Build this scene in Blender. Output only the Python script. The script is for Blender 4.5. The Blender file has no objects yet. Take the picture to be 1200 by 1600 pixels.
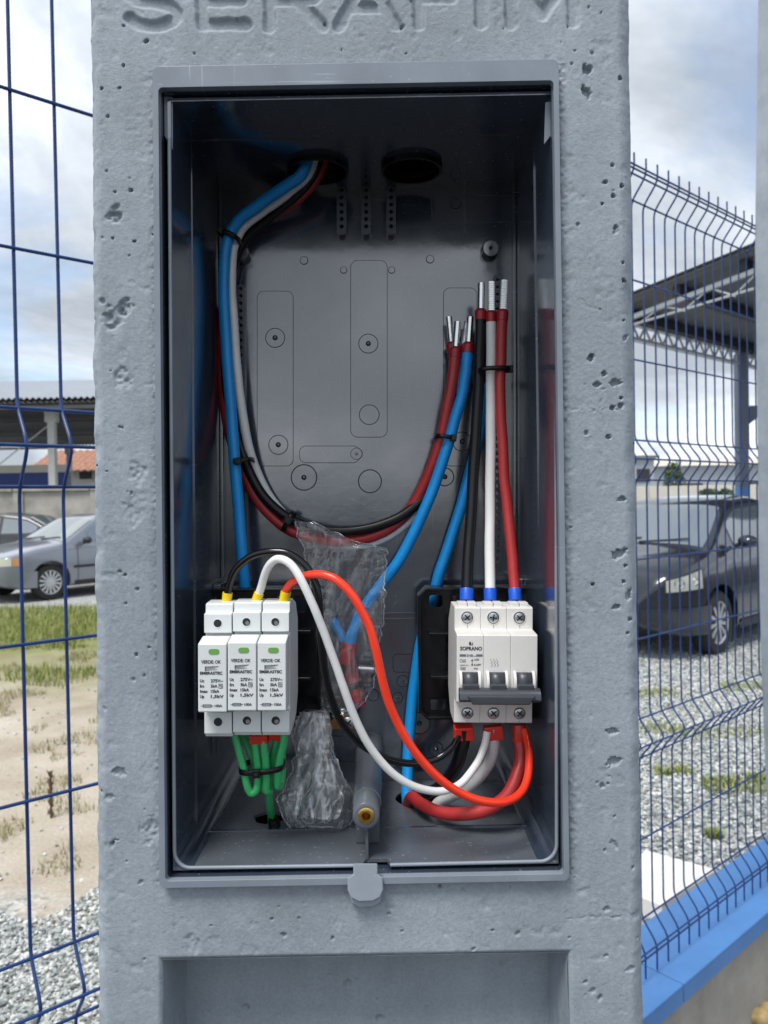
import bpy, bmesh, math, random
import numpy as np
from mathutils import Vector, Matrix

# ------------------------------------------------------------------ camera, sky, sun, exposure
R = math.radians
scene = bpy.context.scene
COL = scene.collection
random.seed(11)
CAM_Z, ROLL, PITCH, FPX = 1.5, 1.05, 0.7, 1200.0
cam_data = bpy.data.cameras.new("camera")
cam = bpy.data.objects.new("camera", cam_data)
COL.objects.link(cam)
CM = Matrix.Rotation(R(90 - PITCH), 3, 'X') @ Matrix.Rotation(R(-ROLL), 3, 'Z')
cam.matrix_world = Matrix.Translation((0, 0, CAM_Z)) @ CM.to_4x4()
cam_data.sensor_fit = 'VERTICAL'
cam_data.sensor_height = 36
cam_data.lens = 36 * FPX / 1600
cam_data.clip_start = 0.02
cam_data.clip_end = 2000
cam_data.dof.use_dof = True
cam_data.dof.focus_distance = 0.52
cam_data.dof.aperture_fstop = 16
scene.camera = cam

SUN_EL, SUN_AZ = 62.0, 215.0          # azimuth clockwise from +Y: behind the camera, to its left
world = bpy.data.worlds.new("World")
scene.world = world
world.use_nodes = True
wn, wl = world.node_tree.nodes, world.node_tree.links
wn.clear()
w_out = wn.new('ShaderNodeOutputWorld')
w_bg = wn.new('ShaderNodeBackground')
w_bg.inputs['Strength'].default_value = 0.1
w_sky = wn.new('ShaderNodeTexSky')
w_sky.sky_type = 'NISHITA'
w_sky.sun_disc = False
w_sky.sun_elevation = R(SUN_EL)
w_sky.sun_rotation = R(SUN_AZ)
w_sky.dust_density = 1.0
w_tc = wn.new('ShaderNodeTexCoord')
w_sep = wn.new('ShaderNodeSeparateXYZ')
wl.new(w_tc.outputs['Generated'], w_sep.inputs[0])
def wmath(op, a, b=None):
    n = wn.new('ShaderNodeMath'); n.operation = op
    for i, v in enumerate((a, b)):
        if v is None: continue
        if isinstance(v, (int, float)): n.inputs[i].default_value = v
        else: wl.new(v, n.inputs[i])
    return n.outputs[0]
zz = wmath('ADD', wmath('MAXIMUM', w_sep.outputs[2], 0.0), 0.22)     # cloud deck seen in perspective
w_cmb = wn.new('ShaderNodeCombineXYZ')
wl.new(wmath('DIVIDE', w_sep.outputs[0], zz), w_cmb.inputs[0])
wl.new(wmath('DIVIDE', w_sep.outputs[1], zz), w_cmb.inputs[1])
def wnoise(scale, detail, rough, off, dist=0.0):
    m = wn.new('ShaderNodeMapping'); m.inputs['Location'].default_value = (off, off * 1.7, off * .3)
    wl.new(w_cmb.outputs[0], m.inputs[0])
    n = wn.new('ShaderNodeTexNoise')
    n.inputs['Scale'].default_value = scale; n.inputs['Detail'].default_value = detail
    n.inputs['Roughness'].default_value = rough; n.inputs['Distortion'].default_value = dist
    wl.new(m.outputs[0], n.inputs['Vector'])
    return n.outputs['Fac']
def wramp(f, pts):
    r = wn.new('ShaderNodeValToRGB'); e = r.color_ramp.elements
    e[0].position, e[0].color = pts[0]; e[1].position, e[1].color = pts[-1]
    for p, c in pts[1:-1]:
        k = e.new(p); k.color = c
    wl.new(f, r.inputs[0]); return r.outputs[0]
cover = wramp(wnoise(1.15, 6, .55, 3.1, .3), [(0.29, (0, 0, 0, 1)), (0.47, (1, 1, 1, 1))])
tone = wramp(wnoise(0.95, 7, .58, 29.4, .3), [(0.36, (2.3, 2.55, 2.85, 1)), (0.49, (3.8, 4.1, 4.5, 1)), (0.63, (6.8, 7.1, 7.4, 1))])
w_mix = wn.new('ShaderNodeMix'); w_mix.data_type = 'RGBA'
wl.new(cover, w_mix.inputs['Factor'])
wl.new(w_sky.outputs[0], w_mix.inputs['A'])
wl.new(tone, w_mix.inputs['B'])
wl.new(w_mix.outputs['Result'], w_bg.inputs['Color'])
wl.new(w_bg.outputs[0], w_out.inputs[0])

sun_data = bpy.data.lights.new("sun", 'SUN')
sun_data.energy = 1.5
sun_data.angle = R(22)
sun_data.color = (1.0, 0.96, 0.9)
sun = bpy.data.objects.new("sun", sun_data)
COL.objects.link(sun)
sd = Vector((math.sin(R(SUN_AZ)) * math.cos(R(SUN_EL)), math.cos(R(SUN_AZ)) * math.cos(R(SUN_EL)), math.sin(R(SUN_EL))))
sun.rotation_euler = sd.to_track_quat('Z', 'Y').to_euler()
sun.location = (-3, -3, 8)

vs = scene.view_settings
vs.view_transform = 'Standard'; vs.look = 'None'; vs.gamma = 1; vs.use_curve_mapping = False
vs.exposure = 1.18
scene.cycles.use_denoising = True
scene.cycles.max_bounces = 10
scene.cycles.transparent_max_bounces = 16
scene.cycles.caustics_reflective = False
scene.cycles.caustics_refractive = False
scene.cycles.sample_clamp_indirect = 6

# ------------------------------------------------------------------ helpers
def P(px, py, Y):
    """the point on the vertical plane y = Y that the pixel looks at"""
    d = CM @ Vector(((px - 600) / FPX, (800 - py) / FPX, -1))
    d = d * (Y / d.y)
    return Vector((d.x, d.y, d.z + CAM_Z))
def G(px, py, z=0.0):
    """the point on the ground plane that the pixel looks at"""
    d = CM @ Vector(((px - 600) / FPX, (800 - py) / FPX, -1))
    d = d * ((z - CAM_Z) / d.z)
    return Vector((d.x, d.y, z))

def new_mat(name):
    m = bpy.data.materials.new(name); m.use_nodes = True
    return m, m.node_tree.nodes, m.node_tree.links, m.node_tree.nodes['Principled BSDF']
def mat(name, col, rough=.5, metal=0., spec=.5, var=0., vscale=30., bump=0., bscale=200., rvar=0., coat=0., sub=0., scratch=0.):
    m, n, l, b = new_mat(name)
    b.inputs['Base Color'].default_value = (*col, 1)
    b.inputs['Roughness'].default_value = rough
    b.inputs['Metallic'].default_value = metal
    b.inputs['Specular IOR Level'].default_value = spec
    b.inputs['Coat Weight'].default_value = coat
    tc = n.new('ShaderNodeTexCoord')
    if var > 0:
        t = n.new('ShaderNodeTexNoise'); t.inputs['Scale'].default_value = vscale; t.inputs['Detail'].default_value = 6
        t.inputs['Roughness'].default_value = .65
        l.new(tc.outputs['Object'], t.inputs['Vector'])
        r = n.new('ShaderNodeValToRGB')
        r.color_ramp.elements[0].position = .3; r.color_ramp.elements[1].position = .7
        r.color_ramp.elements[0].color = (*[c * (1 - var) for c in col], 1)
        r.color_ramp.elements[1].color = (*[min(1, c * (1 + var)) for c in col], 1)
        l.new(t.outputs['Fac'], r.inputs[0]); l.new(r.outputs[0], b.inputs['Base Color'])
    if rvar > 0:
        t = n.new('ShaderNodeTexNoise'); t.inputs['Scale'].default_value = vscale * 1.7; t.inputs['Detail'].default_value = 5
        l.new(tc.outputs['Object'], t.inputs['Vector'])
        mr = n.new('ShaderNodeMapRange'); mr.inputs['From Min'].default_value = .3; mr.inputs['From Max'].default_value = .7
        mr.inputs['To Min'].default_value = max(.02, rough - rvar); mr.inputs['To Max'].default_value = rough + rvar
        l.new(t.outputs['Fac'], mr.inputs['Value']); l.new(mr.outputs[0], b.inputs['Roughness'])
    if bump > 0:
        t = n.new('ShaderNodeTexNoise'); t.inputs['Scale'].default_value = bscale; t.inputs['Detail'].default_value = 4
        l.new(tc.outputs['Object'], t.inputs['Vector'])
        bp = n.new('ShaderNodeBump'); bp.inputs['Strength'].default_value = bump; bp.inputs['Distance'].default_value = .002
        l.new(t.outputs['Fac'], bp.inputs['Height']); l.new(bp.outputs[0], b.inputs['Normal'])
    return m

class MB:
    """collects faces; build() links them as one mesh object"""
    def __init__(s): s.v = []; s.f = []
    def add(s, vs_, fs):
        o = len(s.v); s.v += [tuple(p) for p in vs_]; s.f += [tuple(i + o for i in f) for f in fs]; return s
    def hexa(s, p):
        return s.add(p, [(0, 3, 2, 1), (4, 5, 6, 7), (0, 1, 5, 4), (1, 2, 6, 5), (2, 3, 7, 6), (3, 0, 4, 7)])
    def box(s, a, b, T=None):
        x0, y0, z0 = a; x1, y1, z1 = b
        p = [(x0, y0, z0), (x1, y0, z0), (x1, y1, z0), (x0, y1, z0), (x0, y0, z1), (x1, y0, z1), (x1, y1, z1), (x0, y1, z1)]
        return s.hexa([T(*q) for q in p] if T else p)
    def prism(s, poly, T, w0, w1):
        n = len(poly)
        vs_ = [T(u, v, w0) for u, v in poly] + [T(u, v, w1) for u, v in poly]
        return s.add(vs_, [tuple(range(n)), tuple(range(2 * n - 1, n - 1, -1))] + [(i, i + n, (i + 1) % n + n, (i + 1) % n) for i in range(n)])
    def lathe(s, o, ax, prof, n=20, caps=True, ref=None):
        """prof: (distance along ax, radius)"""
        o = Vector(o); ax = Vector(ax).normalized()
        a = ax.orthogonal().normalized() if ref is None else Vector(ref); b = ax.cross(a)
        vs_ = []; fs = []
        for d, r in prof:
            for k in range(n):
                t = 2 * math.pi * k / n
                vs_.append(o + ax * d + (a * math.cos(t) + b * math.sin(t)) * r)
        for i in range(len(prof) - 1):
            for k in range(n):
                k2 = (k + 1) % n
                fs.append((i * n + k, i * n + k2, (i + 1) * n + k2, (i + 1) * n + k))
        if caps:
            fs.append(tuple(reversed(range(n)))); fs.append(tuple(range((len(prof) - 1) * n, len(prof) * n)))
        return s.add(vs_, fs)
    def cyl(s, p0, p1, r0, r1=None, n=16):
        d = Vector(p1) - Vector(p0)
        return s.lathe(p0, d, [(0, r0), (d.length, r0 if r1 is None else r1)], n)
    def tube(s, pts, r, n=12, flat=1.0, fdir=None):
        pts = [Vector(p) for p in pts]; vs_ = []; fs = []
        t0 = (pts[1] - pts[0]).normalized(); a = t0.orthogonal().normalized()
        if fdir is not None: a = (Vector(fdir) - t0 * Vector(fdir).dot(t0)).normalized()
        m = len(pts)
        for i, p in enumerate(pts):
            t = (pts[min(i + 1, m - 1)] - pts[max(i - 1, 0)]).normalized()
            a = (a - t * a.dot(t)).normalized(); b = t.cross(a)
            rr = r[i] if isinstance(r, (list, tuple)) else r
            for k in range(n):
                q = 2 * math.pi * k / n
                vs_.append(p + (a * math.cos(q) * flat + b * math.sin(q)) * rr)
        for i in range(m - 1):
            for k in range(n):
                k2 = (k + 1) % n
                fs.append((i * n + k, i * n + k2, (i + 1) * n + k2, (i + 1) * n + k))
        fs.append(tuple(reversed(range(n)))); fs.append(tuple(range((m - 1) * n, m * n)))
        return s.add(vs_, fs)
    def grid(s, pts):
        """rows of points"""
        m = len(pts[0]); vs_ = [q for row in pts for q in row]
        return s.add(vs_, [(i * m + j, i * m + j + 1, (i + 1) * m + j + 1, (i + 1) * m + j) for i in range(len(pts) - 1) for j in range(m - 1)])
    def build(s, name, m, parent=None, smooth=False, bev=0., seg=2, ang=35, solid=0.):
        me = bpy.data.meshes.new(name)
        me.from_pydata(s.v, [], s.f); me.validate()
        bm = bmesh.new(); bm.from_mesh(me)
        bmesh.ops.remove_doubles(bm, verts=bm.verts, dist=1e-7)
        bmesh.ops.recalc_face_normals(bm, faces=bm.faces)
        if bev > 0:
            es = [e for e in bm.edges if len(e.link_faces) == 2 and e.calc_face_angle(0) > R(ang)]
            bmesh.ops.bevel(bm, geom=es, offset=bev, segments=seg, profile=.5, affect='EDGES', clamp_overlap=True)
        for f in bm.faces: f.smooth = smooth or bev > 0
        if (smooth or bev > 0):
            for e in bm.edges:
                if len(e.link_faces) == 2 and e.calc_face_angle(0) > R(50): e.smooth = False
        bm.to_mesh(me); bm.free()
        o = link(name, me, m, parent, solid)
        if bev > 0:
            wn_ = o.modifiers.new('normals', 'WEIGHTED_NORMAL'); wn_.keep_sharp = True; wn_.weight = 80
        return o
def link(name, me, m, parent=None, solid=0.):
    o = bpy.data.objects.new(name, me); COL.objects.link(o)
    for q in (m if isinstance(m, (list, tuple)) else [m]): me.materials.append(q)
    if parent is not None:
        o.parent = parent; o.matrix_parent_inverse = PINV.get(parent.name, Matrix.Identity(4))
    if solid:
        md = o.modifiers.new('thickness', 'SOLIDIFY'); md.thickness = solid; md.offset = 0
    return o
PINV = {}
def thing(name, label, cat, loc=(0, 0, 0), group=None):
    o = bpy.data.objects.new(name, None); COL.objects.link(o); o.location = loc
    o.empty_display_size = .05
    PINV[o.name] = Matrix.Translation(-Vector(loc))
    tag(o, label, cat, group); return o
def tag(o, label, cat, group=None):
    o['label'] = label; o['category'] = cat
    if group: o['group'] = group
    return o
def struct(o): o['kind'] = 'structure'; return o
def stuff(o, label=None, cat=None):
    o['kind'] = 'stuff'
    if label: o['label'] = label
    if cat: o['category'] = cat
    return o

def plate(name, outer, holes, T, w0, w1, m, parent=None, bev=0.):
    """a flat sheet with real holes: outline and holes in (u, v), thickness w0..w1"""
    cu = bpy.data.curves.new('tmp', 'CURVE'); cu.dimensions = '2D'; cu.fill_mode = 'BOTH'
    cu.extrude = .5
    for poly in [outer] + list(holes):
        sp = cu.splines.new('POLY'); sp.points.add(len(poly) - 1)
        for i, (u, v) in enumerate(poly): sp.points[i].co = (u, v, 0, 1)
        sp.use_cyclic_u = True
    ob = bpy.data.objects.new('tmp', cu); COL.objects.link(ob)
    dg = bpy.context.evaluated_depsgraph_get()
    me = bpy.data.meshes.new_from_object(ob.evaluated_get(dg))
    bpy.data.objects.remove(ob); bpy.data.curves.remove(cu)
    mb = MB()
    mb.add([T(v.co.x, v.co.y, w0 + (v.co.z + .5) * (w1 - w0)) for v in me.vertices], [tuple(p.vertices) for p in me.polygons])
    bpy.data.meshes.remove(me)
    return mb.build(name, m, parent, bev=bev)
def text_mesh(body, T, u0, u1, v, h, w, thick, m, name='lettering', parent=None, bold=0., tw=None):
    """flat lettering fitted between u0 and u1 on baseline v, cap height h (v runs downwards)"""
    cu = bpy.data.curves.new('tmp', 'FONT'); cu.body = body; cu.size = 1; cu.offset = bold; cu.resolution_u = 3
    cu.extrude = .5
    ob = bpy.data.objects.new('tmp', cu); COL.objects.link(ob)
    dg = bpy.context.evaluated_depsgraph_get()
    me = bpy.data.meshes.new_from_object(ob.evaluated_get(dg))
    bpy.data.objects.remove(ob); bpy.data.curves.remove(cu)
    xs = [q.co.x for q in me.vertices]; x0, x1 = min(xs), max(xs)
    k = h / .69
    mb = MB()
    mb.add([T(u0 + (q.co.x - x0) / (x1 - x0) * (u1 - u0), v - q.co.y * k, w - (q.co.z + .5) * thick) for q in me.vertices], [tuple(p.vertices) for p in me.polygons])
    bpy.data.meshes.remove(me)
    return mb.build(name, m, parent)
def circ(cx, cy, r, n=20, ry=None):
    ry = r if ry is None else ry
    return [(cx + r * math.cos(2 * math.pi * i / n), cy + ry * math.sin(2 * math.pi * i / n)) for i in range(n)]
def rrect(x0, y0, x1, y1, r, n=5):
    out = []
    for cx, cy, a0 in ((x1 - r, y1 - r, 0), (x0 + r, y1 - r, 90), (x0 + r, y0 + r, 180), (x1 - r, y0 + r, 270)):
        for i in range(n + 1):
            a = R(a0 + 90 * i / n); out.append((cx + r * math.cos(a), cy + r * math.sin(a)))
    return out
def catmull(pts, k=8):
    pts = [Vector(p) for p in pts]; out = []
    q = [pts[0] * 2 - pts[1]] + pts + [pts[-1] * 2 - pts[-2]]
    for i in range(1, len(q) - 2):
        p0, p1, p2, p3 = q[i - 1:i + 3]
        for j in range(k):
            t = j / k
            out.append(.5 * ((2 * p1) + (p2 - p0) * t + (2 * p0 - 5 * p1 + 4 * p2 - p3) * t * t + (3 * p1 - p0 - 3 * p2 + p3) * t ** 3))
    out.append(pts[-1]); return out
def vnoise(x, y, seed=0):
    x = np.asarray(x, float); y = np.asarray(y, float)
    xi = np.floor(x).astype(np.int64); yi = np.floor(y).astype(np.int64); fx = x - xi; fy = y - yi
    fx = fx * fx * (3 - 2 * fx); fy = fy * fy * (3 - 2 * fy)
    def h(a, b):
        n = (a * 374761393 + b * 668265263 + seed * 1442695041) & 0x7fffffff
        n = ((n ^ (n >> 13)) * 1274126177) & 0x7fffffff
        return ((n ^ (n >> 16)) & 0xffff) / 65535.0
    return (h(xi, yi) * (1 - fx) + h(xi + 1, yi) * fx) * (1 - fy) + (h(xi, yi + 1) * (1 - fx) + h(xi + 1, yi + 1) * fx) * fy
def fbm(x, y, seed=0, o=4):
    s = 0; a = .5; t = 0
    for i in range(o):
        s = s + a * vnoise(x * 2 ** i, y * 2 ** i, seed + i * 17); t += a; a *= .5
    return s / t
class Dev:
    """a device's own axes: u right and v down in pixels as seen at depth Y, w metres away from the camera"""
    def __init__(s, px, py, Y, slope=0.):
        s.o = P(px, py, Y)
        ex = P(px + 10 * math.cos(R(slope)), py + 10 * math.sin(R(slope)), Y) - s.o
        s.ex = ex / 10; s.ey = Vector((s.ex.z, 0, -s.ex.x)); s.ez = Vector((0, 1, 0))
        s.k = s.ex.length
    def __call__(s, u, v, w): return s.o + s.ex * u + s.ey * v + s.ez * w

# ------------------------------------------------------------------ materials
def concrete_mat(name, col, fine=.25, specks=True):
    m, n, l, b = new_mat(name)
    b.inputs['Roughness'].default_value = .62
    b.inputs['Specular IOR Level'].default_value = .35
    tc = n.new('ShaderNodeTexCoord')
    def noise(s, d, r=.6):
        t = n.new('ShaderNodeTexNoise'); t.inputs['Scale'].default_value = s; t.inputs['Detail'].default_value = d; t.inputs['Roughness'].default_value = r
        l.new(tc.outputs['Object'], t.inputs['Vector']); return t.outputs['Fac']
    def ramp(f, p0, c0, p1, c1):
        r = n.new('ShaderNodeValToRGB'); e = r.color_ramp.elements
        e[0].position = p0; e[0].color = (*c0, 1); e[1].position = p1; e[1].color = (*c1, 1); l.new(f, r.inputs[0]); return r.outputs[0]
    a = ramp(noise(11, 9, .68), .3, [c * .80 for c in col], .72, [c * 1.12 for c in col])
    b2 = ramp(noise(420, 5, .8), .34, (.70, .70, .70), .64, (1.12, 1.12, 1.12))
    mx = n.new('ShaderNodeMix'); mx.data_type = 'RGBA'; mx.blend_type = 'MULTIPLY'; mx.inputs['Factor'].default_value = fine * 2
    l.new(a, mx.inputs['A']); l.new(b2, mx.inputs['B'])
    # vertical dribbles of paint and dust
    mp = n.new('ShaderNodeMapping'); mp.inputs['Scale'].default_value = (60, 60, 5); l.new(tc.outputs['Object'], mp.inputs[0])
    t = n.new('ShaderNodeTexNoise'); t.inputs['Scale'].default_value = 1; t.inputs['Detail'].default_value = 5; l.new(mp.outputs[0], t.inputs['Vector'])
    b3 = ramp(t.outputs['Fac'], .35, (.92, .92, .92), .66, (1.04, 1.04, 1.04))
    m2 = n.new('ShaderNodeMix'); m2.data_type = 'RGBA'; m2.blend_type = 'MULTIPLY'; m2.inputs['Factor'].default_value = .7
    l.new(mx.outputs['Result'], m2.inputs['A']); l.new(b3, m2.inputs['B'])
    l.new(m2.outputs['Result'], b.inputs['Base Color'])
    bp = n.new('ShaderNodeBump'); bp.inputs['Strength'].default_value = .5; bp.inputs['Distance'].default_value = .0012
    l.new(noise(480, 6, .75), bp.inputs['Height']); l.new(bp.outputs[0], b.inputs['Normal'])
    return m
def plastic_mat(name, col, rough, scratch=.3, dust=.0, spec=.55, ior=1.5, dth=.69):
    """moulded plastic with fine scratches and rubbed patches"""
    m, n, l, b = new_mat(name)
    b.inputs['Specular IOR Level'].default_value = spec; b.inputs['IOR'].default_value = ior
    tc = n.new('ShaderNodeTexCoord')
    def noise(s, d, rot=None, sc=None):
        v = tc.outputs['Object']
        if sc:
            mp = n.new('ShaderNodeMapping'); mp.inputs['Scale'].default_value = sc; mp.inputs['Rotation'].default_value = rot; l.new(v, mp.inputs[0]); v = mp.outputs[0]
        t = n.new('ShaderNodeTexNoise'); t.inputs['Scale'].default_value = s; t.inputs['Detail'].default_value = d; l.new(v, t.inputs['Vector']); return t.outputs['Fac']
    def mrange(f, a, c, d, e):
        q = n.new('ShaderNodeMapRange'); q.inputs['From Min'].default_value = a; q.inputs['From Max'].default_value = c
        q.inputs['To Min'].default_value = d; q.inputs['To Max'].default_value = e; l.new(f, q.inputs['Value']); return q.outputs[0]
    sc1 = mrange(noise(1, 2, (0, .6, 0), (9, 9, 420)), .68, .73, 0, 1)
    sc2 = mrange(noise(1, 2, (0, -.9, 0), (520, 9, 12)), .69, .74, 0, 1)
    ad = n.new('ShaderNodeMath'); ad.operation = 'MAXIMUM'; l.new(sc1, ad.inputs[0]); l.new(sc2, ad.inputs[1])
    gate = mrange(noise(22, 3), .5, .62, 0, 1)
    ml = n.new('ShaderNodeMath'); ml.operation = 'MULTIPLY'; l.new(ad.outputs[0], ml.inputs[0]); l.new(gate, ml.inputs[1])
    m3 = n.new('ShaderNodeMath'); m3.operation = 'MULTIPLY'; l.new(ml.outputs[0], m3.inputs[0]); m3.inputs[1].default_value = scratch
    dst = mrange(noise(420, 2), dth, dth + .04, 0, dust)
    mm = n.new('ShaderNodeMath'); mm.operation = 'MAXIMUM'; l.new(m3.outputs[0], mm.inputs[0]); l.new(dst, mm.inputs[1])
    mx = n.new('ShaderNodeMix'); mx.data_type = 'RGBA'
    base = n.new('ShaderNodeValToRGB'); e = base.color_ramp.elements
    e[0].position = .3; e[1].position = .7; e[0].color = (*[c * .88 for c in col], 1); e[1].color = (*[c * 1.12 for c in col], 1)
    l.new(noise(35, 5), base.inputs[0])
    l.new(mm.outputs[0], mx.inputs['Factor']); l.new(base.outputs[0], mx.inputs['A']); mx.inputs['B'].default_value = (.42, .45, .48, 1)
    l.new(mx.outputs['Result'], b.inputs['Base Color'])
    l.new(mrange(noise(28, 6), .3, .7, rough * .8, rough * 1.35), b.inputs['Roughness'])
    bp = n.new('ShaderNodeBump'); bp.inputs['Strength'].default_value = .12; bp.inputs['Distance'].default_value = .0008
    l.new(noise(60, 3), bp.inputs['Height']); l.new(bp.outputs[0], b.inputs['Normal'])
    return m
M = {}
M['concrete'] = concrete_mat('painted_concrete', (.325, .372, .42))
M['pit'] = M['concrete']
M['box'] = plastic_mat('grey_box_plastic', (.036, .050, .077), .135, .2, .35, 1.0, 1.85)
M['floor'] = plastic_mat('dusty_skylit_box_plastic', (.090, .104, .125), .30, .25, .45, .5, 1.5, .68)  # box plastic with dust specks, base lightened for the skylight on the floor
M['peg'] = plastic_mat('grey_peg_plastic', (.10, .115, .138), .32, .2, .2, .4, 1.5)
M['tongue'] = plastic_mat('rubbed_grey_plastic', (.30, .34, .39), .3, .6, .5)
M['frame'] = plastic_mat('grey_frame_plastic', (.21, .245, .29), .36, .6, .5)
M['strip'] = plastic_mat('lit_strip_plastic', (.085, .10, .125), .36, .2, .2, .5)  # box plastic in a lighter colour, standing in for light the strips catch
M['mark'] = mat('moulding_line', (.022, .026, .034), .5)
M['black'] = mat('black_plastic', (.005, .0055, .007), .22, spec=.4, rvar=.06, vscale=60)
M['tie'] = mat('black_nylon', (.006, .006, .007), .34, spec=.35)
M['w_blue'] = mat('blue_insulation', (.010, .315, .80), .34, spec=.4, var=.08, vscale=60, bump=.06, bscale=300)
M['w_white'] = mat('white_insulation', (.80, .81, .81), .36, var=.05, vscale=50, bump=.05, bscale=300)
M['w_old'] = mat('dusty_white_insulation', (.55, .56, .57), .5, var=.12, vscale=160, bump=.1, bscale=300)
M['w_black'] = mat('black_insulation', (.007, .0075, .009), .36, spec=.32)
M['w_black2'] = mat('glossy_black_insulation', (.004, .004, .005), .16, spec=.5)
M['w_red'] = mat('red_insulation', (.42, .028, .03), .4, var=.08, vscale=60, bump=.06, bscale=300)
M['w_orange'] = mat('bright_red_insulation', (.86, .045, .015), .3, var=.04, vscale=50)
M['w_green'] = mat('green_insulation', (.035, .40, .13), .34, var=.08, vscale=60)
M['fer_red'] = mat('red_ferrule', (.36, .012, .02), .36)
M['cap_red'] = mat('bright_red_sleeve', (.55, .025, .012), .32)
M['yellow'] = mat('yellow_sleeve', (.85, .60, .008), .34)
M['sl_blue'] = mat('deep_blue_sleeve', (.01, .10, .62), .34)
M['tin'] = mat('tinned_metal', (.78, .78, .77), .22, metal=1, rvar=.06, vscale=300)
M['screw'] = mat('zinc_screw', (.52, .55, .58), .3, metal=1, bump=.1, bscale=900)
M['brass'] = mat('brass', (.70, .46, .14), .3, metal=1, rvar=.08, vscale=200)
M['copper'] = mat('tarnished_brass_bar', (.36, .20, .07), .45, metal=1, var=.2, vscale=90)
M['ivory'] = mat('ivory_housing', (.74, .73, .705), .42, var=.03, vscale=40, bump=.04, bscale=500)
M['lightgrey'] = mat('light_grey_housing', (.68, .71, .71), .4, var=.03, vscale=40, bump=.05, bscale=500)
M['greenwin'] = mat('green_indicator', (.16, .36, .09), .3)
M['ink'] = mat('black_print', (.02, .02, .022), .5)
M['inkg'] = mat('grey_print', (.14, .15, .18), .5)
M['hole'] = mat('hole_shade', (.015, .015, .016), .6)  # near-black colour standing in for the shade inside holes and slots
M['toggle'] = mat('dark_grey_toggle', (.045, .05, .062), .36)
M['fence'] = mat('blue_fence_paint', (.014, .050, .19), .32, spec=.5, var=.15, vscale=40)
M['coping'] = mat('blue_coping_paint', (.085, .235, .53), .5, var=.12, vscale=5, bump=.15, bscale=90)
M['wall'] = mat('rendered_wall', (.34, .315, .28), .8, var=.18, vscale=9, bump=.3, bscale=120)
M['slab'] = mat('white_slab', (.72, .71, .69), .7, var=.06, vscale=12)

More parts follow.
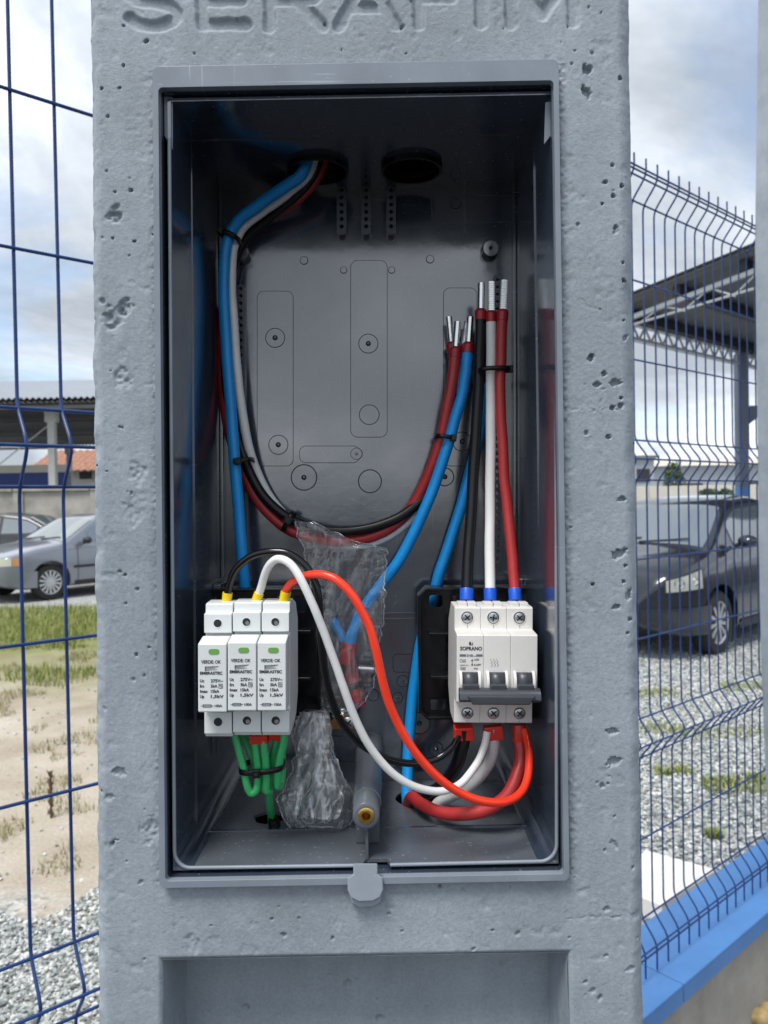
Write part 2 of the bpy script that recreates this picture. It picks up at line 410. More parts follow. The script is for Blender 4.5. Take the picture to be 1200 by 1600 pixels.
# ------------------------------------------------------------------ concrete post: front face as one relief (pits, spalls, cast letters)
YF = .470
XR, XL0 = .1564, -.1795
def MX(x0, z):
    xl = XL0 + .015 * (z - 1.49)
    return XR - (XR - x0) * (XR - xl) / (XR - XL0)
def lines(knots, step):
    out = []
    for a, b in zip(knots[:-1], knots[1:]):
        k = max(1, int(round(abs(b - a) / step))); out += [a + (b - a) * i / k for i in range(k)]
    return np.array(out + [knots[-1]])
OX0, OX1, OZ0, OZ1 = -.1350, .1068, 1.2715, 1.7610      # opening for the meter box
RX0, RX1, RZ1, RD = -.1383, .1094, 1.2203, .042          # cast recess under it
def build_post():
    gx = lines([XL0, OX0, OX1, XR], .00068)
    # recess borders are snapped afterwards
    gz = lines([1.150, RZ1, OZ0, OZ1, 1.835], .00068)
    def snap(arr, val):
        arr[np.argmin(np.abs(arr - val))] = val
    snap(gx, RX0); snap(gx, RX1)
    X0, Z = np.meshgrid(gx, gz)
    nz, nx = X0.shape
    xl = XL0 + .015 * (Z - 1.49)
    X = XR - (XR - X0) * (XR - xl) / (XR - XL0)
    H = np.zeros_like(X)                                   # + is away from the camera
    H += (fbm(X * 14, Z * 14, 3, 3) - .5) * .0005
    H += (fbm(X * 150, Z * 150, 5, 3) - .5) * .00014 + (vnoise(X * 700, Z * 500, 6) - .5) * .00010
    H += np.clip(fbm(X * 120, Z * 120, 9, 3) - .66, 0, 1) * .0022
    streak = vnoise(X * 260, Z * 60, 31)
    H += np.clip(streak - .86, 0, 1) * .0016
    rng = np.random.RandomState(5)
    def pit(x, z, r, d, el=1., ang=0., rough=.34):
        i0, i1 = np.searchsorted(gz, [z - 2.2 * r, z + 2.2 * r]); 
        sl = np.s_[i0:i1, :]
        dx = X[sl] - x; dz = Z[sl] - z
        msk = np.abs(dx[0] if dx.size else dx) < 2.4 * r
        if not msk.any(): return
        dx = dx[:, msk]; dz = dz[:, msk]
        c, s_ = math.cos(ang), math.sin(ang)
        q = np.hypot((dx * c + dz * s_) / el, (-dx * s_ + dz * c)) / r
        q = q * (1 + rough * (vnoise(dx / r * 2.2 + 7 + x * 99, dz / r * 2.2 + z * 77, 71) - .5) * 2)
        blk = H[sl]; t = np.clip((1.0 - q) / .35, 0, 1); t = t * t * (3 - 2 * t)
        blk[:, msk] = blk[:, msk] + t * d
    def spall(x, z, r, d):
        i0, i1 = np.searchsorted(gz, [z - 2 * r, z + 2 * r]); sl = np.s_[i0:i1, :]
        dx = X[sl] - x; dz = Z[sl] - z
        q = np.hypot(dx, dz * .8) / r + (fbm(X[sl] * 260, Z[sl] * 260, 41, 3) - .5) * 1.1
        t = np.clip((1 - q) / .5, 0, 1)
        H[sl] += t * d * (.35 + 1.2 * vnoise(X[sl] * 480, Z[sl] * 480, 77))
    def pxz(px, py): p = P(px, py, YF); return p.x, p.z
    for px, py, r, d, el, an in [(918, 108, 9, .004, 1.25, .5), (916, 143, 8, .0035, 1.6, -.8), (246, 207, 1, .001, 1, 0), (193, 102, 3, .003, 1, 0), (205, 297, 4, .003, 1, 0),
            (924, 558, 6, .004, 1.3, 1.2), (944, 584, 5, .003, 1, 0), (962, 598, 7, .003, 1.5, .2), (933, 601, 5, .003, 1.4, 0), (970, 634, 5, .003, 1, 0), (957, 637, 5, .0035, 1, .6),
            (916, 677, 5, .002, 1, 0), (951, 683, 5, .003, 1, 0), (971, 622, 3, .003, 1, 0), (971, 780, 5, .003, 1.7, 0), (967, 866, 9, .004, 1.9, .4), (978, 884, 4, .003, 1, 0), (975, 909, 4, .003, 1, 0),
            (983, 930, 6, .003, 2.2, 1.3), (963, 948, 5, .003, 1.8, .3), (985, 968, 4, .003, 1, 0), (957, 1143, 6, .003, 2.1, 0), (960, 1190, 8, .003, 1.9, .3), (941, 1228, 5, .002, 1, 0),
            (961, 1276, 2.2, .002, 1, 0), (989, 1356, 3, .002, 1, 0), (960, 1320, 5, .0012, 2.2, -.9), (947, 1421, 5, .002, 1.4, .6), (985, 1514, 5, .0015, 1.8, .3), (947, 1493, 3, .002, 1.3, 0),
            (210, 377, 3, .003, 1, 0), (187, 137, 2.5, .003, 1, 0), (158, 138, 3, .003, 1, 0), (176, 372, 2.5, .003, 1, 0), (163, 1108, 4.5, .001, 1, 0), (170, 1246, 7, .0015, 1.3, 0), (187, 1207, 8, .0022, 1.8, -.3),
            (176, 1318, 5, .0015, 1.7, 1.2), (208, 1062, 4, .0012, 1, 0), (220, 1379, 4, .0015, 1.3, 1), (187, 893, 3, .002, 1.4, 0), (191, 668, 2, .002, 1, 0), (187, 667, 2, .002, 1, 0),
            (197, 943, 2.5, .002, 1, 0), (425, 1436, 3, .002, 1, 0), (443, 1461, 5, .002, 1, 0), (607, 1428, 3, .002, 1, 0), (770, 1454, 2.5, .002, 1, 0), (520, 1466, 3, .002, 1.4, 1), (628, 1455, 2, .002, 1, 0),
            (724, 1391, 3, .0015, 1, 0), (330, 1446, 2, .002, 1, 0), (740, 1483, 3, .002, 1.4, 1), (809, 1459, 4, .0015, 1.4, 1), (926, 1548, 5, .002, 1.4, 1), (937, 1559, 4, .0025, 1.6, 1.3), (915, 1534, 4, .002, 1, 0),
            (403, 117, 1.5, .002, 1, 0), (193, 40, 3, .002, 1, 0), (903, 350, 3, .002, 1, 0), (957, 258, 3.5, .003, 1, 0), (946, 284, 4, .003, 1.2, 0), (972, 290, 4, .003, 1, .4), (962, 355, 4, .003, 1, 0), (974, 410, 3, .003, 1, 0),
            (975, 438, 4, .0035, 1, 0), (962, 362, 5, .0015, 1, 0), (941, 318, 2.5, .003, 1, 0), (180, 300, 2.5, .002, 1, 0), (976, 500, 2.5, .003, 1, 0), (978, 527, 4, .002, 1.8, 1), (969, 121, 4, .0025, 1.3, 1.2)]:
        x, z = pxz(px, py); pit(x, z, r * .86 * YF / FPX, d * .9, el, an)
    for k in range(190):
        x = rng.uniform(XL0, XR); z = rng.uniform(1.155, 1.83)
        if OX0 < x < OX1 and OZ0 < z < OZ1 or RX0 < x < RX1 and z < RZ1: continue
        r = .00055 + .00095 * rng.rand() ** 3
        pit(x, z, r, r * rng.uniform(1.2, 2.6), rng.uniform(1, 1.5), rng.uniform(0, 3.1), .2)
    for px, py, r, d in [(179, 335, 13, .0028), (177, 497, 20, .0020), (196, 480, 12, .002), (205, 800, 22, .0008), (190, 590, 16, .0012), (870, 300, 8, .001), (238, 1300, 20, .0012), (160, 470, 7, .0015), (300, 1476, 16, .0008), (215, 740, 15, .001)]:
        x, z = pxz(px, py); spall(x, z, r * YF / FPX, d)
    for cr in [[(908, 465), (918, 476), (938, 483), (945, 503)], [(938, 598), (943, 610), (936, 642), (946, 668), (950, 705)], [(880, 1438), (925, 1432), (958, 1434), (1000, 1428)], [(886, 640), (930, 640), (985, 640)], [(1000, 1428), (1004, 1429)]]:
        pts = [pxz(*c) for c in cr]
        for (xa, za), (xb, zb) in zip(pts[:-1], pts[1:]):
            i0, i1 = np.searchsorted(gz, [min(za, zb) - .004, max(za, zb) + .004]); sl = np.s_[i0:i1, :]
            L2 = (xb - xa) ** 2 + (zb - za) ** 2
            wob = (vnoise(X[sl] * 300, Z[sl] * 300, 13) - .5) * .0028
            t = np.clip(((X[sl] - xa) * (xb - xa) + (Z[sl] - za) * (zb - za)) / L2, 0, 1)
            dd = np.hypot(X[sl] - (xa + t * (xb - xa)) + wob, Z[sl] - (za + t * (zb - za)) + wob)
            H[sl] += np.clip(1 - dd / .0007, 0, 1) * .0007
    # letters cast into the face (their lower halves show)
    hw, LH = .0041, .037
    def arc(cx, cz, rx, rz, a0, a1, n=12):
        return [(cx + rx * math.cos(R(a0 + (a1 - a0) * i / n)), cz + rz * math.sin(R(a0 + (a1 - a0) * i / n))) for i in range(n + 1)]
    b, t_, md = hw, LH - hw, LH / 2
    def letter(ch, w):
        l_, r_ = hw, w - hw; c = w / 2
        if ch == 'S': return [arc(c, t_ - (t_ - md) / 2, c - hw, (t_ - md) / 2, 20, 270) + arc(c, b + (md - b) / 2, c - hw, (md - b) / 2, 90, -160)]
        if ch == 'E': return [[(r_, b), (l_, b), (l_, t_), (r_, t_)], [(l_, md), (r_ * .9, md)]]
        if ch == 'R': return [[(l_, b - .002), (l_, t_), (r_ * .7, t_)] + arc(r_ * .7, (t_ + md) / 2, r_ * .28, (t_ - md) / 2, 90, -90, 8) + [(l_, md)], [(c, md), (r_, b - .002)]]
        if ch == 'A': return [[(l_, b - .002), (c, t_), (r_, b - .002)], [(l_ + .008, b + .009), (r_ - .008, b + .009)]]
        if ch == 'F': return [[(l_, b - .002), (l_, t_), (r_, t_)], [(l_, md), (r_ * .9, md)]]
        if ch == 'I': return [[(l_, b - .002), (l_, t_)]]
        if ch == 'M': return [[(l_, b - .002), (l_, t_), (c, b + .003), (r_, t_), (r_, b - .002)]]
    zb0 = pxz(240, 51)[1]; zb1 = pxz(900, 40)[1]
    D = np.full(X.shape, 1.)
    for ch, a, e in [('S', 190, 287), ('E', 306, 395), ('R', 411, 515), ('A', 519, 629), ('F', 644, 725), ('I', 742, 766), ('M', 788, 907)]:
        xa = pxz(a, 45)[0]; w = pxz(e, 45)[0] - xa; zb = zb0 + (zb1 - zb0) * (a - 240) / 660
        i0 = np.searchsorted(gz, zb - .012); sl = np.s_[i0:, :]
        for st in letter(ch, w):
            for (ax_, az), (bx_, bz) in zip(st[:-1], st[1:]):
                ax2, bx2, az2, bz2 = xa + ax_, xa + bx_, zb + az, zb + bz
                L2 = (bx2 - ax2) ** 2 + (bz2 - az2) ** 2 + 1e-12
                t = np.clip(((X[sl] - ax2) * (bx2 - ax2) + (Z[sl] - az2) * (bz2 - az2)) / L2, 0, 1)
                D[sl] = np.minimum(D[sl], np.hypot(X[sl] - (ax2 + t * (bx2 - ax2)), Z[sl] - (az2 + t * (bz2 - az2))))
    wear = (fbm(X * 200, Z * 200, 51, 3) - .5) * .0018
    t = np.clip((hw + .0006 + wear - D) / .0026, 0, 1); t = t * t * (3 - 2 * t)
    H += t * .0024
    # worn rounded arrises, ragged mortar beside the frame
    def edge(d, c, k): return np.clip(1 - d / c, 0, 1) ** 2 * c * k
    H += edge(X - MX(XL0, Z) + (fbm(X * 80, Z * 80, 61, 3) - .5) * .0035, .0085, .95)
    H += edge(XR - X + (fbm(X * 60, Z * 60, 67, 3) - .5) * .003, .0095, .8)
    inz = (Z > OZ0 - .003) & (Z < OZ1 + .004)
    dl = np.where(inz, np.abs(X0 - (OX0 - .003)), 1); dr = np.where(inz, np.abs(X0 - (OX1 + .0035)), 1)
    rag = fbm(X * 420, Z * 420, 81, 3)
    H += np.clip(1 - dl / .005, 0, 1) * (rag - .3) * .0022
    H += np.clip(1 - dr / .006, 0, 1) * (rag - .2) * .0030
    rec_d = np.where((X0 > RX0 - .004) & (X0 < RX1 + .004), np.maximum(Z - RZ1, np.maximum(RX0 - X0, X0 - RX1)), 1)
    H += np.clip(1 - np.clip(rec_d, 0, 1) / .003, 0, 1) ** 2 * .0022
    # ragged silhouette of the arrises
    e1 = np.exp(-((X - MX(XL0, Z)) / .004) ** 2) * (fbm(X * 0 + 3.3, Z * 120, 91, 4) - .5) * .0016
    e2 = np.exp(-((XR - X) / .004) ** 2) * (fbm(X * 0 + 9.3, Z * 60, 93, 4) - .5) * .0020
    Xf = X + e1 + e2
    vid = np.arange(nz * nx).reshape(nz, nx)
    xm = (gx[:-1] + gx[1:]) / 2; zm = (gz[:-1] + gz[1:]) / 2
    XM, ZM = np.meshgrid(xm, zm)
    keep = ~((XM > OX0) & (XM < OX1) & (ZM > OZ0) & (ZM < OZ1)) & ~((XM > RX0) & (XM < RX1) & (ZM < RZ1))
    q = np.stack([vid[:-1, :-1], vid[:-1, 1:], vid[1:, 1:], vid[1:, :-1]], -1)[keep]
    V = np.stack([Xf, YF + H, Z], -1).reshape(-1, 3)
    verts = [V]; faces = [q]; base = [len(V)]
    def addq(vv, ff):
        verts.append(np.array(vv, float)); faces.append(np.array(ff, int) + base[0]); base[0] += len(vv)
    YB = .735
    # flanks follow the ragged arris
    for col, sgn in ((0, -1), (nx - 1, 1)):
        front = V[vid[:, col]]; rows = [front]
        for yy, nn in ((.49, .0008), (.52, .0008), (.60, .0005), (YB, 0)):
            r_ = front.copy(); r_[:, 0] = (MX(XL0, gz) if sgn < 0 else XR) + sgn * .0012 + (vnoise(gz * 90, gz * 0 + yy * 50, 7) - .5) * nn * 2; r_[:, 1] = yy; rows.append(r_)
        vv = np.concatenate(rows); n_ = len(gz)
        ff = [(i * n_ + j, i * n_ + j + 1, (i + 1) * n_ + j + 1, (i + 1) * n_ + j) for i in range(len(rows) - 1) for j in range(n_ - 1)]
        addq(vv, ff)
    def boxq(x0, x1, y0, y1, z0, z1, skip=()):
        p = [(x, y, z) for z in (z0, z1) for x, y in ((MX(x0, z), y0), (MX(x1, z), y0), (MX(x1, z), y1), (MX(x0, z), y1))]
        F = {'b': (0, 3, 2, 1), 't': (4, 5, 6, 7), 'f': (0, 1, 5, 4), 'r': (1, 2, 6, 5), 'k': (2, 3, 7, 6), 'l': (3, 0, 4, 7)}
        addq(p, [F[c] for c in F if c not in skip])
    boxq(XL0 - .0012, XR + .0012, YF + .0004, YB, 1.835, 3.4, 'b')         # the shaft goes on above
    boxq(XL0 - .0012, RX0, YF + .0004, YB, -.3, 1.150, 'b')
    boxq(RX1, XR + .0012, YF + .0004, YB, -.3, 1.150, 'b')
    boxq(RX0, RX1, YF + .0004, YB, -.3, .80, 'b')
    addq([(MX(XL0, 1.15), YB, 1.15), (XR, YB, 1.15), (XR, YB, 1.835), (MX(XL0, 1.835), YB, 1.835)], [(0, 1, 2, 3)])
    # recess lining
    zs = np.linspace(.80, RZ1, 130); ys = np.linspace(0, 1, 26)
    for x0, s_ in ((RX0, 1), (RX1, -1)):
        Zr, T_ = np.meshgrid(zs, ys)
        Xr = MX(x0, Zr) + s_ * T_ * .004 + (fbm(Zr * 60, T_ * 5, 21, 3) - .5) * .0014
        Yr = YF + .0015 + T_ * RD
        vv = np.stack([Xr, Yr, Zr], -1).reshape(-1, 3); n_ = len(zs)
        addq(vv, [(i * n_ + j, i * n_ + j + 1, (i + 1) * n_ + j + 1, (i + 1) * n_ + j) for i in range(len(ys) - 1) for j in range(n_ - 1)])
    xs = np.linspace(RX0, RX1, 250); zs = np.linspace(.98, RZ1, 240)
    Xb, Zb = np.meshgrid(xs, zs)
    Hb = (fbm(Xb * 40, Zb * 40, 23, 4) - .5) * .0016
    for k in range(60):
        x = rng.uniform(RX0, RX1); z = rng.uniform(1.15, RZ1); r = .0008 + .0022 * rng.rand() ** 4
        Hb += np.clip((1 - np.hypot(Xb - x, (Zb - z) * rng.uniform(.6, 1.2)) / r) / .4, 0, 1) * r * .9
    Xw = MX(RX0, Zb) + .003 + (Xb - RX0) / (RX1 - RX0) * (MX(RX1, Zb) - MX(RX0, Zb) - .006)
    vv = np.stack([Xw, YF + RD + Hb, Zb], -1).reshape(-1, 3); n_ = len(xs)
    addq(vv, [(i * n_ + j, i * n_ + j + 1, (i + 1) * n_ + j + 1, (i + 1) * n_ + j) for i in range(len(zs) - 1) for j in range(n_ - 1)])
    addq([(MX(RX0, .9), YF + RD, .80), (MX(RX1, .9), YF + RD, .80), (MX(RX1, .9), YF + RD, .98), (MX(RX0, .9), YF + RD, .98)], [(0, 1, 2, 3)])
    addq([(MX(RX0, RZ1), YF + .001, RZ1), (MX(RX1, RZ1), YF + .001, RZ1), (MX(RX1, RZ1), YF + RD + .003, RZ1 - .001), (MX(RX0, RZ1), YF + RD + .003, RZ1 - .001)], [(0, 1, 2, 3)])
    addq([(MX(RX0, .8), YF + .001, .80), (MX(RX1, .8), YF + .001, .80), (MX(RX1, .8), YF + RD + .003, .80), (MX(RX0, .8), YF + RD + .003, .80)], [(0, 1, 2, 3)])
    vv = np.concatenate(verts); ff = np.concatenate(faces)
    used = np.zeros(len(vv), bool); used[ff.ravel()] = True
    remap = np.cumsum(used) - 1; vv = vv[used]; ff = remap[ff]
    me = bpy.data.meshes.new('concrete_post')
    me.vertices.add(len(vv)); me.vertices.foreach_set('co', vv.ravel())
    me.loops.add(ff.size); me.loops.foreach_set('vertex_index', ff.ravel().astype(np.int32))
    me.polygons.add(len(ff)); me.polygons.foreach_set('loop_start', np.arange(0, ff.size, 4, dtype=np.int32))
    me.polygons.foreach_set('use_smooth', np.ones(len(ff), bool))
    me.update(calc_edges=True); me.validate()
    bm = bmesh.new(); bm.from_mesh(me); 
    for e in bm.edges:
        if len(e.link_faces) == 2 and e.calc_face_angle(0) > R(70): e.smooth = False
    bm.to_mesh(me); bm.free()
    o = link('concrete_post', me, M['concrete'])
    tag(o, 'wide grey painted concrete post with cast lettering and a recessed electrical box', 'post')
    return o
build_post()

# ------------------------------------------------------------------ meter box set into the post
YB_ = .612
TXL, TXR, TZ0, TZ1, YT = -.1292, .1053, 1.2770, 1.7475, .4725
def TX(x0, z): return x0 + .0145 * (z - 1.51)
box = thing('meter_box', 'dark grey plastic electrical box, open, sunk into the concrete post', 'electrical box', (-.01, .54, TZ0))
def FT(u, v, w): return Vector((MX(u, v), w, v))
def TT(u, v, w): return Vector((TX(u, v), w, v))
# outer frame
FX0, FX1, FZ0, FZ1 = -.1380, .1093, 1.2678, 1.7645
IX0, IX1, IZ0, IZ1 = -.1343, .1060, 1.2722, 1.7518
fr = plate('frame', rrect(FX0, FZ0, FX1, FZ1, .004), [rrect(IX0, IZ0, IX1, IZ1, .0025)], FT, .4645, .4695, M['frame'], box, bev=.0006)
mb = MB()                                                   # sleeve behind the frame
for (a, b) in (((IX0, IZ0), (IX0, IZ1)), ((IX1, IZ1), (IX1, IZ0)), ((IX0, IZ1), (IX1, IZ1)), ((IX1, IZ0), (IX0, IZ0))):
    mb.add([FT(*a, .4690), FT(*b, .4690), FT(*b, .5250), FT(*a, .5250)], [(0, 1, 2, 3)])
mb.build('sleeve', M['box'], box, solid=.0012)  # darker plastic here paints in the deep shade of the groove
plate('groove', rrect(IX0 - .002, IZ0 - .002, IX1 + .002, IZ1 + .002, .002), [rrect(TXL + .0005, TZ0 + .0005, TXR - .0005, TZ1 - .0005, .001)], FT, .5230, .5250, M['box'], box)
# tray: back, sides, ceiling and floor with knock-outs
plate('back_wall', rrect(TXL - .002, TZ0 - .002, TXR + .002, TZ1 + .002, .002), [], TT, YB_, YB_ + .002, M['box'], box)
for nm, x, s_ in (('side_wall', TXL, -1), ('side_wall', TXR, 1)):
    mb = MB(); N = 24
    mb.grid([[TT(x, TZ0 + (TZ1 - TZ0) * j / 40, YT + (YB_ - YT) * i / N) for j in range(41)] for i in range(N + 1)])
    mb.grid([[TT(x + s_ * .0020, TZ0 + (TZ1 - TZ0) * j / 40, YT + (YB_ - YT) * i / N) for j in range(41)] for i in range(N + 1)])
    mb.add([TT(x, TZ0, YT), TT(x, TZ1, YT), TT(x + s_ * .002, TZ1, YT), TT(x + s_ * .002, TZ0, YT)], [(0, 1, 2, 3)])
    mb.build(nm, M['box'], box)
def CT(u, v, w): return Vector((TX(u, w), v, w))
def on_level(px, py, z):
    d = G(px, py, z); return d.x, d.y
c1 = on_level(497, 262, TZ1); c2 = on_level(643, 260, TZ1)
rc = .0205
def tx_inv(x, z): return x - .0145 * (z - 1.51)
c1 = (tx_inv(c1[0], TZ1), c1[1]); c2 = (tx_inv(c2[0], TZ1), c2[1])
plate('ceiling', [(TXL - .002, YT), (TXR + .002, YT), (TXR + .002, YB_ + .002), (TXL - .002, YB_ + .002)], [circ(*c1, rc, 28), circ(*c2, rc, 28)], CT, TZ1, TZ1 + .002, M['box'], box)
for c in (c1, c2):
    mb = MB(); o = Vector((TX(c[0], TZ1), c[1], TZ1 - .004))
    n = 28
    prof = [(0, rc + .0022), (0, rc), (.07, rc)]
    mb.lathe(o, (0, 0, 1), [(.0045, rc + .0022), (0, rc + .0022), (0, rc), (.07, rc)], n, caps=False)
    mb.lathe(o + Vector((0, 0, .069)), (0, 0, 1), [(0, rc), (.002, rc)], n)  # tube closed at the end, added so the ceiling hole stays dark
    mb.build('conduit_collar', M['black'], box, smooth=True)
f1 = on_level(422, 1277, TZ0); f2 = on_level(652, 1247, TZ0)
f1 = (tx_inv(f1[0], TZ0), f1[1]); f2 = (tx_inv(f2[0], TZ0), f2[1])
ragged = [(f1[0] + .0115 * math.cos(a) * (1 + .08 * math.sin(5 * a)), f1[1] + .0105 * math.sin(a) * (1 + .1 * math.sin(3 * a + 1))) for a in [2 * math.pi * i / 26 for i in range(26)]]
# floor with a notch in the middle of its front edge
nx_ = tx_inv(P(593, 1350, YT).x, TZ0)
plate('floor', [(TXL - .002, YT), (nx_ - .0105, YT), (nx_ - .0085, YT + .006), (nx_ + .0045, YT + .006), (nx_ + .0065, YT), (TXR + .002, YT), (TXR + .002, YB_ + .002), (TXL - .002, YB_ + .002)],
      [ragged, circ(*f2, .0165, 26)], CT, TZ0 - .0022, TZ0, M['floor'], box)
for c, r_ in ((f1, .0125), (f2, .0166)):
    mb = MB(); o = Vector((TX(c[0], TZ0), c[1], TZ0 - .002))
    mb.lathe(o, (0, 0, -1), [(0, r_), (.06, r_)], 24, caps=False); mb.lathe(o - Vector((0, 0, .058)), (0, 0, -1), [(0, r_), (.002, r_)], 24)  # black tube with a closed end, added to keep the opening dark
    mb.build('conduit_collar', M['black'], box, smooth=True)
# rounded inner corners along floor and side walls
for x, s_ in ((TXL, 1), (TXR, -1)):
    rr = .011; mb = MB(); rows = []
    for y in (YT + .0004, YB_):
        rows.append([TT(x + s_ * rr * (1 - math.cos(R(a))), TZ0 + rr * (1 - math.sin(R(a))), y) for a in range(0, 91, 10)])
    mb.grid(rows)
    rows = [[TT(x + s_ * rr * (1 - math.cos(R(a))), TZ0 + rr * (1 - math.sin(R(a))), YT + .0004) for a in range(0, 91, 10)], [TT(x, TZ0, YT + .0004)] * 10]
    mb.grid(rows)
    mb.build('corner_fillet', M['box'], box, smooth=True)
# thin rim along the tray's front edge
mb = MB()
rim = rrect(TXL - .0002, TZ0 - .0002, TXR + .0002, TZ1 + .0002, .010)
path = [TT(u, v, YT) for u, v in rim] ; path.append(path[0])
# rim runs round three sides only, the floor edge is open at the latch notch
side_l = [TT(TXL - .001, 1.725 - (1.725 - TZ0 - .010) * i / 20, YT) for i in range(21)] + [TT(TXL - .001 + .010 * (1 - math.cos(R(a))), TZ0 + .0098 - .0105 * math.sin(R(a)), YT) for a in range(10, 91, 10)] + [TT(nx_ - .0105, TZ0 - .0012, YT)]
side_r = [TT(TXR + .001, 1.725 - (1.725 - TZ0 - .010) * i / 20, YT) for i in range(21)] + [TT(TXR + .001 - .010 * (1 - math.cos(R(a))), TZ0 + .0098 - .0105 * math.sin(R(a)), YT) for a in range(10, 91, 10)] + [TT(nx_ + .0065, TZ0 - .0012, YT)]
MB().tube(side_l, .0012, 8).build('rim', M['frame'], box, smooth=True)
MB().tube(side_r, .0012, 8).build('rim', M['frame'], box, smooth=True)
# tabs at the upper ends of the grooves
for poly in ([(256, 150), (270, 152), (270, 235), (257, 212)], [(852, 160), (864, 158), (866, 205), (850, 226)]):
    mb = MB(); mb.prism(poly, lambda u, v, w: P(u, v, w), .4735, .4765); mb.build('corner_tab', M['frame'], box, bev=.0003)
# latch tongue
tg = [(552, 1349), (590, 1349), (590, 1366), (598, 1371), (599, 1390), (594, 1402), (583, 1408), (561, 1409), (549, 1403), (543, 1391), (543, 1372), (552, 1366)]
MB().prism(tg, lambda u, v, w: P(u, v, w), .4610, .4650).build('latch_tongue', M['tongue'], box, bev=.0008)
tg2 = [(545, 1396), (597, 1394), (595, 1409), (585, 1416), (562, 1418), (550, 1411)]
MB().prism(tg2, lambda u, v, w: P(u, v, w), .4645, .4690).build('latch_tongue', M['tongue'], box, bev=.0006)
# lid screw tube with a brass insert, its rib and foot
tz = P(572, 1275, .474).z; txx = P(572, 1275, .474).x
mb = MB(); mb.lathe((txx, .474, tz), (0, 1, 0), [(0, .0078), (.0006, .0084), (.022, .0086), (.0222, .0094), (.024, .0094), (.0242, .0090), (YB_ - .474, .0112)], 32, caps=False)
mb.lathe((txx, .474, tz), (0, 1, 0), [(0, .0052), (0, .0078)], 32, caps=False)
tb = mb.build('screw_tube', M['peg'], box, smooth=True)
mb = MB(); mb.lathe((txx, .4734, tz), (0, 1, 0), [(.02, .0026), (0, .0026), (0, .0046), (.0003, .0052), (.003, .0052)], 28, caps=False)
mb.lathe((txx, .490, tz), (0, 1, 0), [(0, .0026), (.001, .0026)], 20)
mb.build('brass_insert', M['brass'], tb, smooth=True)
MB().box((txx - .0009, .478, TZ0), (txx + .0009, YB_, tz - .007)).build('support_rib', M['floor'], tb)
MB().box((txx - .0078, .500, TZ0), (txx + .0078, YB_, tz)).build('support_rib', M['floor'], tb, bev=.001)
# perforated strips
def strip(px0, py0, px1, py1, n, hr, w, first, last):
    T = lambda u, v, ww: P(u, v, YB_) + Vector((0, ww, 0))
    rad = (px1 - px0) / 2 * .98
    holes = [circ((px0 + px1) / 2, first + (last - first) * i / (n - 1), hr, 10) for i in range(n)]
    plate('perforated_strip', rrect(px0, py0, px1, py1, rad, 4), holes, T, -w, .0, M['strip'], box)
for x in (534.5, 572.5, 611):
    strip(x - 7.5, 297, x + 7.5, 372, 6, 3.3, .0075, 303, 359)
strip(371, 447, 384, 905, 40, 3.4, .005, 454, 898)
strip(770, 430, 783, 880, 39, 3.4, .004, 440, 873)
strip(836, 980, 846, 1010, 3, 3, .003, 986, 1004)
for c in ((380, 400), (764.5, 394)):
    o = P(c[0], c[1], YB_); e = Vector((0, -1, 0))
    mb = MB(); mb.lathe(o, e, [(0, .0072), (.009, .0066), (.0098, .0060), (.0098, .0018), (.004, .0018)], 24, caps=False)
    mb.lathe(o - Vector((0, .0045, 0)), e, [(0, .0018), (.0001, .0018)], 12)
    mb.build('mounting_boss', M['box'], box, smooth=True)
# moulded outlines and ejector marks on the back wall
def outline(poly, r=.00028, m='mark'):
    pts = [P(u, v, YB_ - .0001) for u, v in poly]; pts.append(pts[0]); pts.append(pts[1])
    MB().tube(pts, r, 6).build('moulded_outline', M[m], box, smooth=True)
def raised(poly, h, bev=.0):
    MB().prism(poly, lambda u, v, w: P(u, v, YB_) + Vector((0, w, 0)), -h, .0).build('moulded_panel', M['box'], box, bev=bev)
for a in ((402, 455, 458, 728, 10), (548, 407, 605, 683, 11), (693, 450, 745, 728, 10), (468, 697, 562, 723, 10)):
    raised(rrect(*a), .0003)
for a in ((402, 455, 458, 728, 10), (548, 407, 605, 683, 11), (693, 450, 745, 728, 10), (468, 697, 562, 723, 10), (614, 1022, 668, 1050, 6), (512, 1150, 570, 1190, 8)):
    outline(rrect(*a))
for x, y, r_, peg in ((430, 528, 15, 1), (575.5, 537, 15, 1), (577, 648, 15.5, 0), (435, 695, 15, 1), (722, 690, 15, 1), (722, 530, 14, 1), (475, 746, 20, 1), (557, 709, 9, 1), (578, 752, 18, 0), (695, 745, 14, 1),
                      (475, 407, 6, 0), (672, 405, 6, 0), (537, 422, 5, 0), (612, 422, 5, 0), (629, 1064, 9, 1), (583, 1086, 9, 0), (621, 1090, 8, 1), (655, 1130, 17, 1), (681, 1170, 11, 1), (712, 318, 8, 0)):
    outline(circ(x, y, r_, 26), .00042 if r_ > 10 else .00032)
    raised(circ(x, y, r_ * .93, 24), .0005)
    if peg:
        o = P(x, y, YB_); MB().lathe(o - Vector((0, .0008, 0)), (0, -1, 0), [(0, .0021 if r_ > 10 else .0012), (.0012, .0014 if r_ > 10 else .0008), (.0018, .0006)], 12).build('moulded_peg', M['box'], box, smooth=True)
for a in ((345, 962, 806, 964), (345, 971, 806, 972.5)):
    MB().prism([(a[0], a[1]), (a[2], a[1] - 8), (a[2], a[3] - 8), (a[0], a[3])], lambda u, v, w: P(u, v, YB_) + Vector((0, w, 0)), -.0012, .0).build('moulded_ledge', M['box'], box)
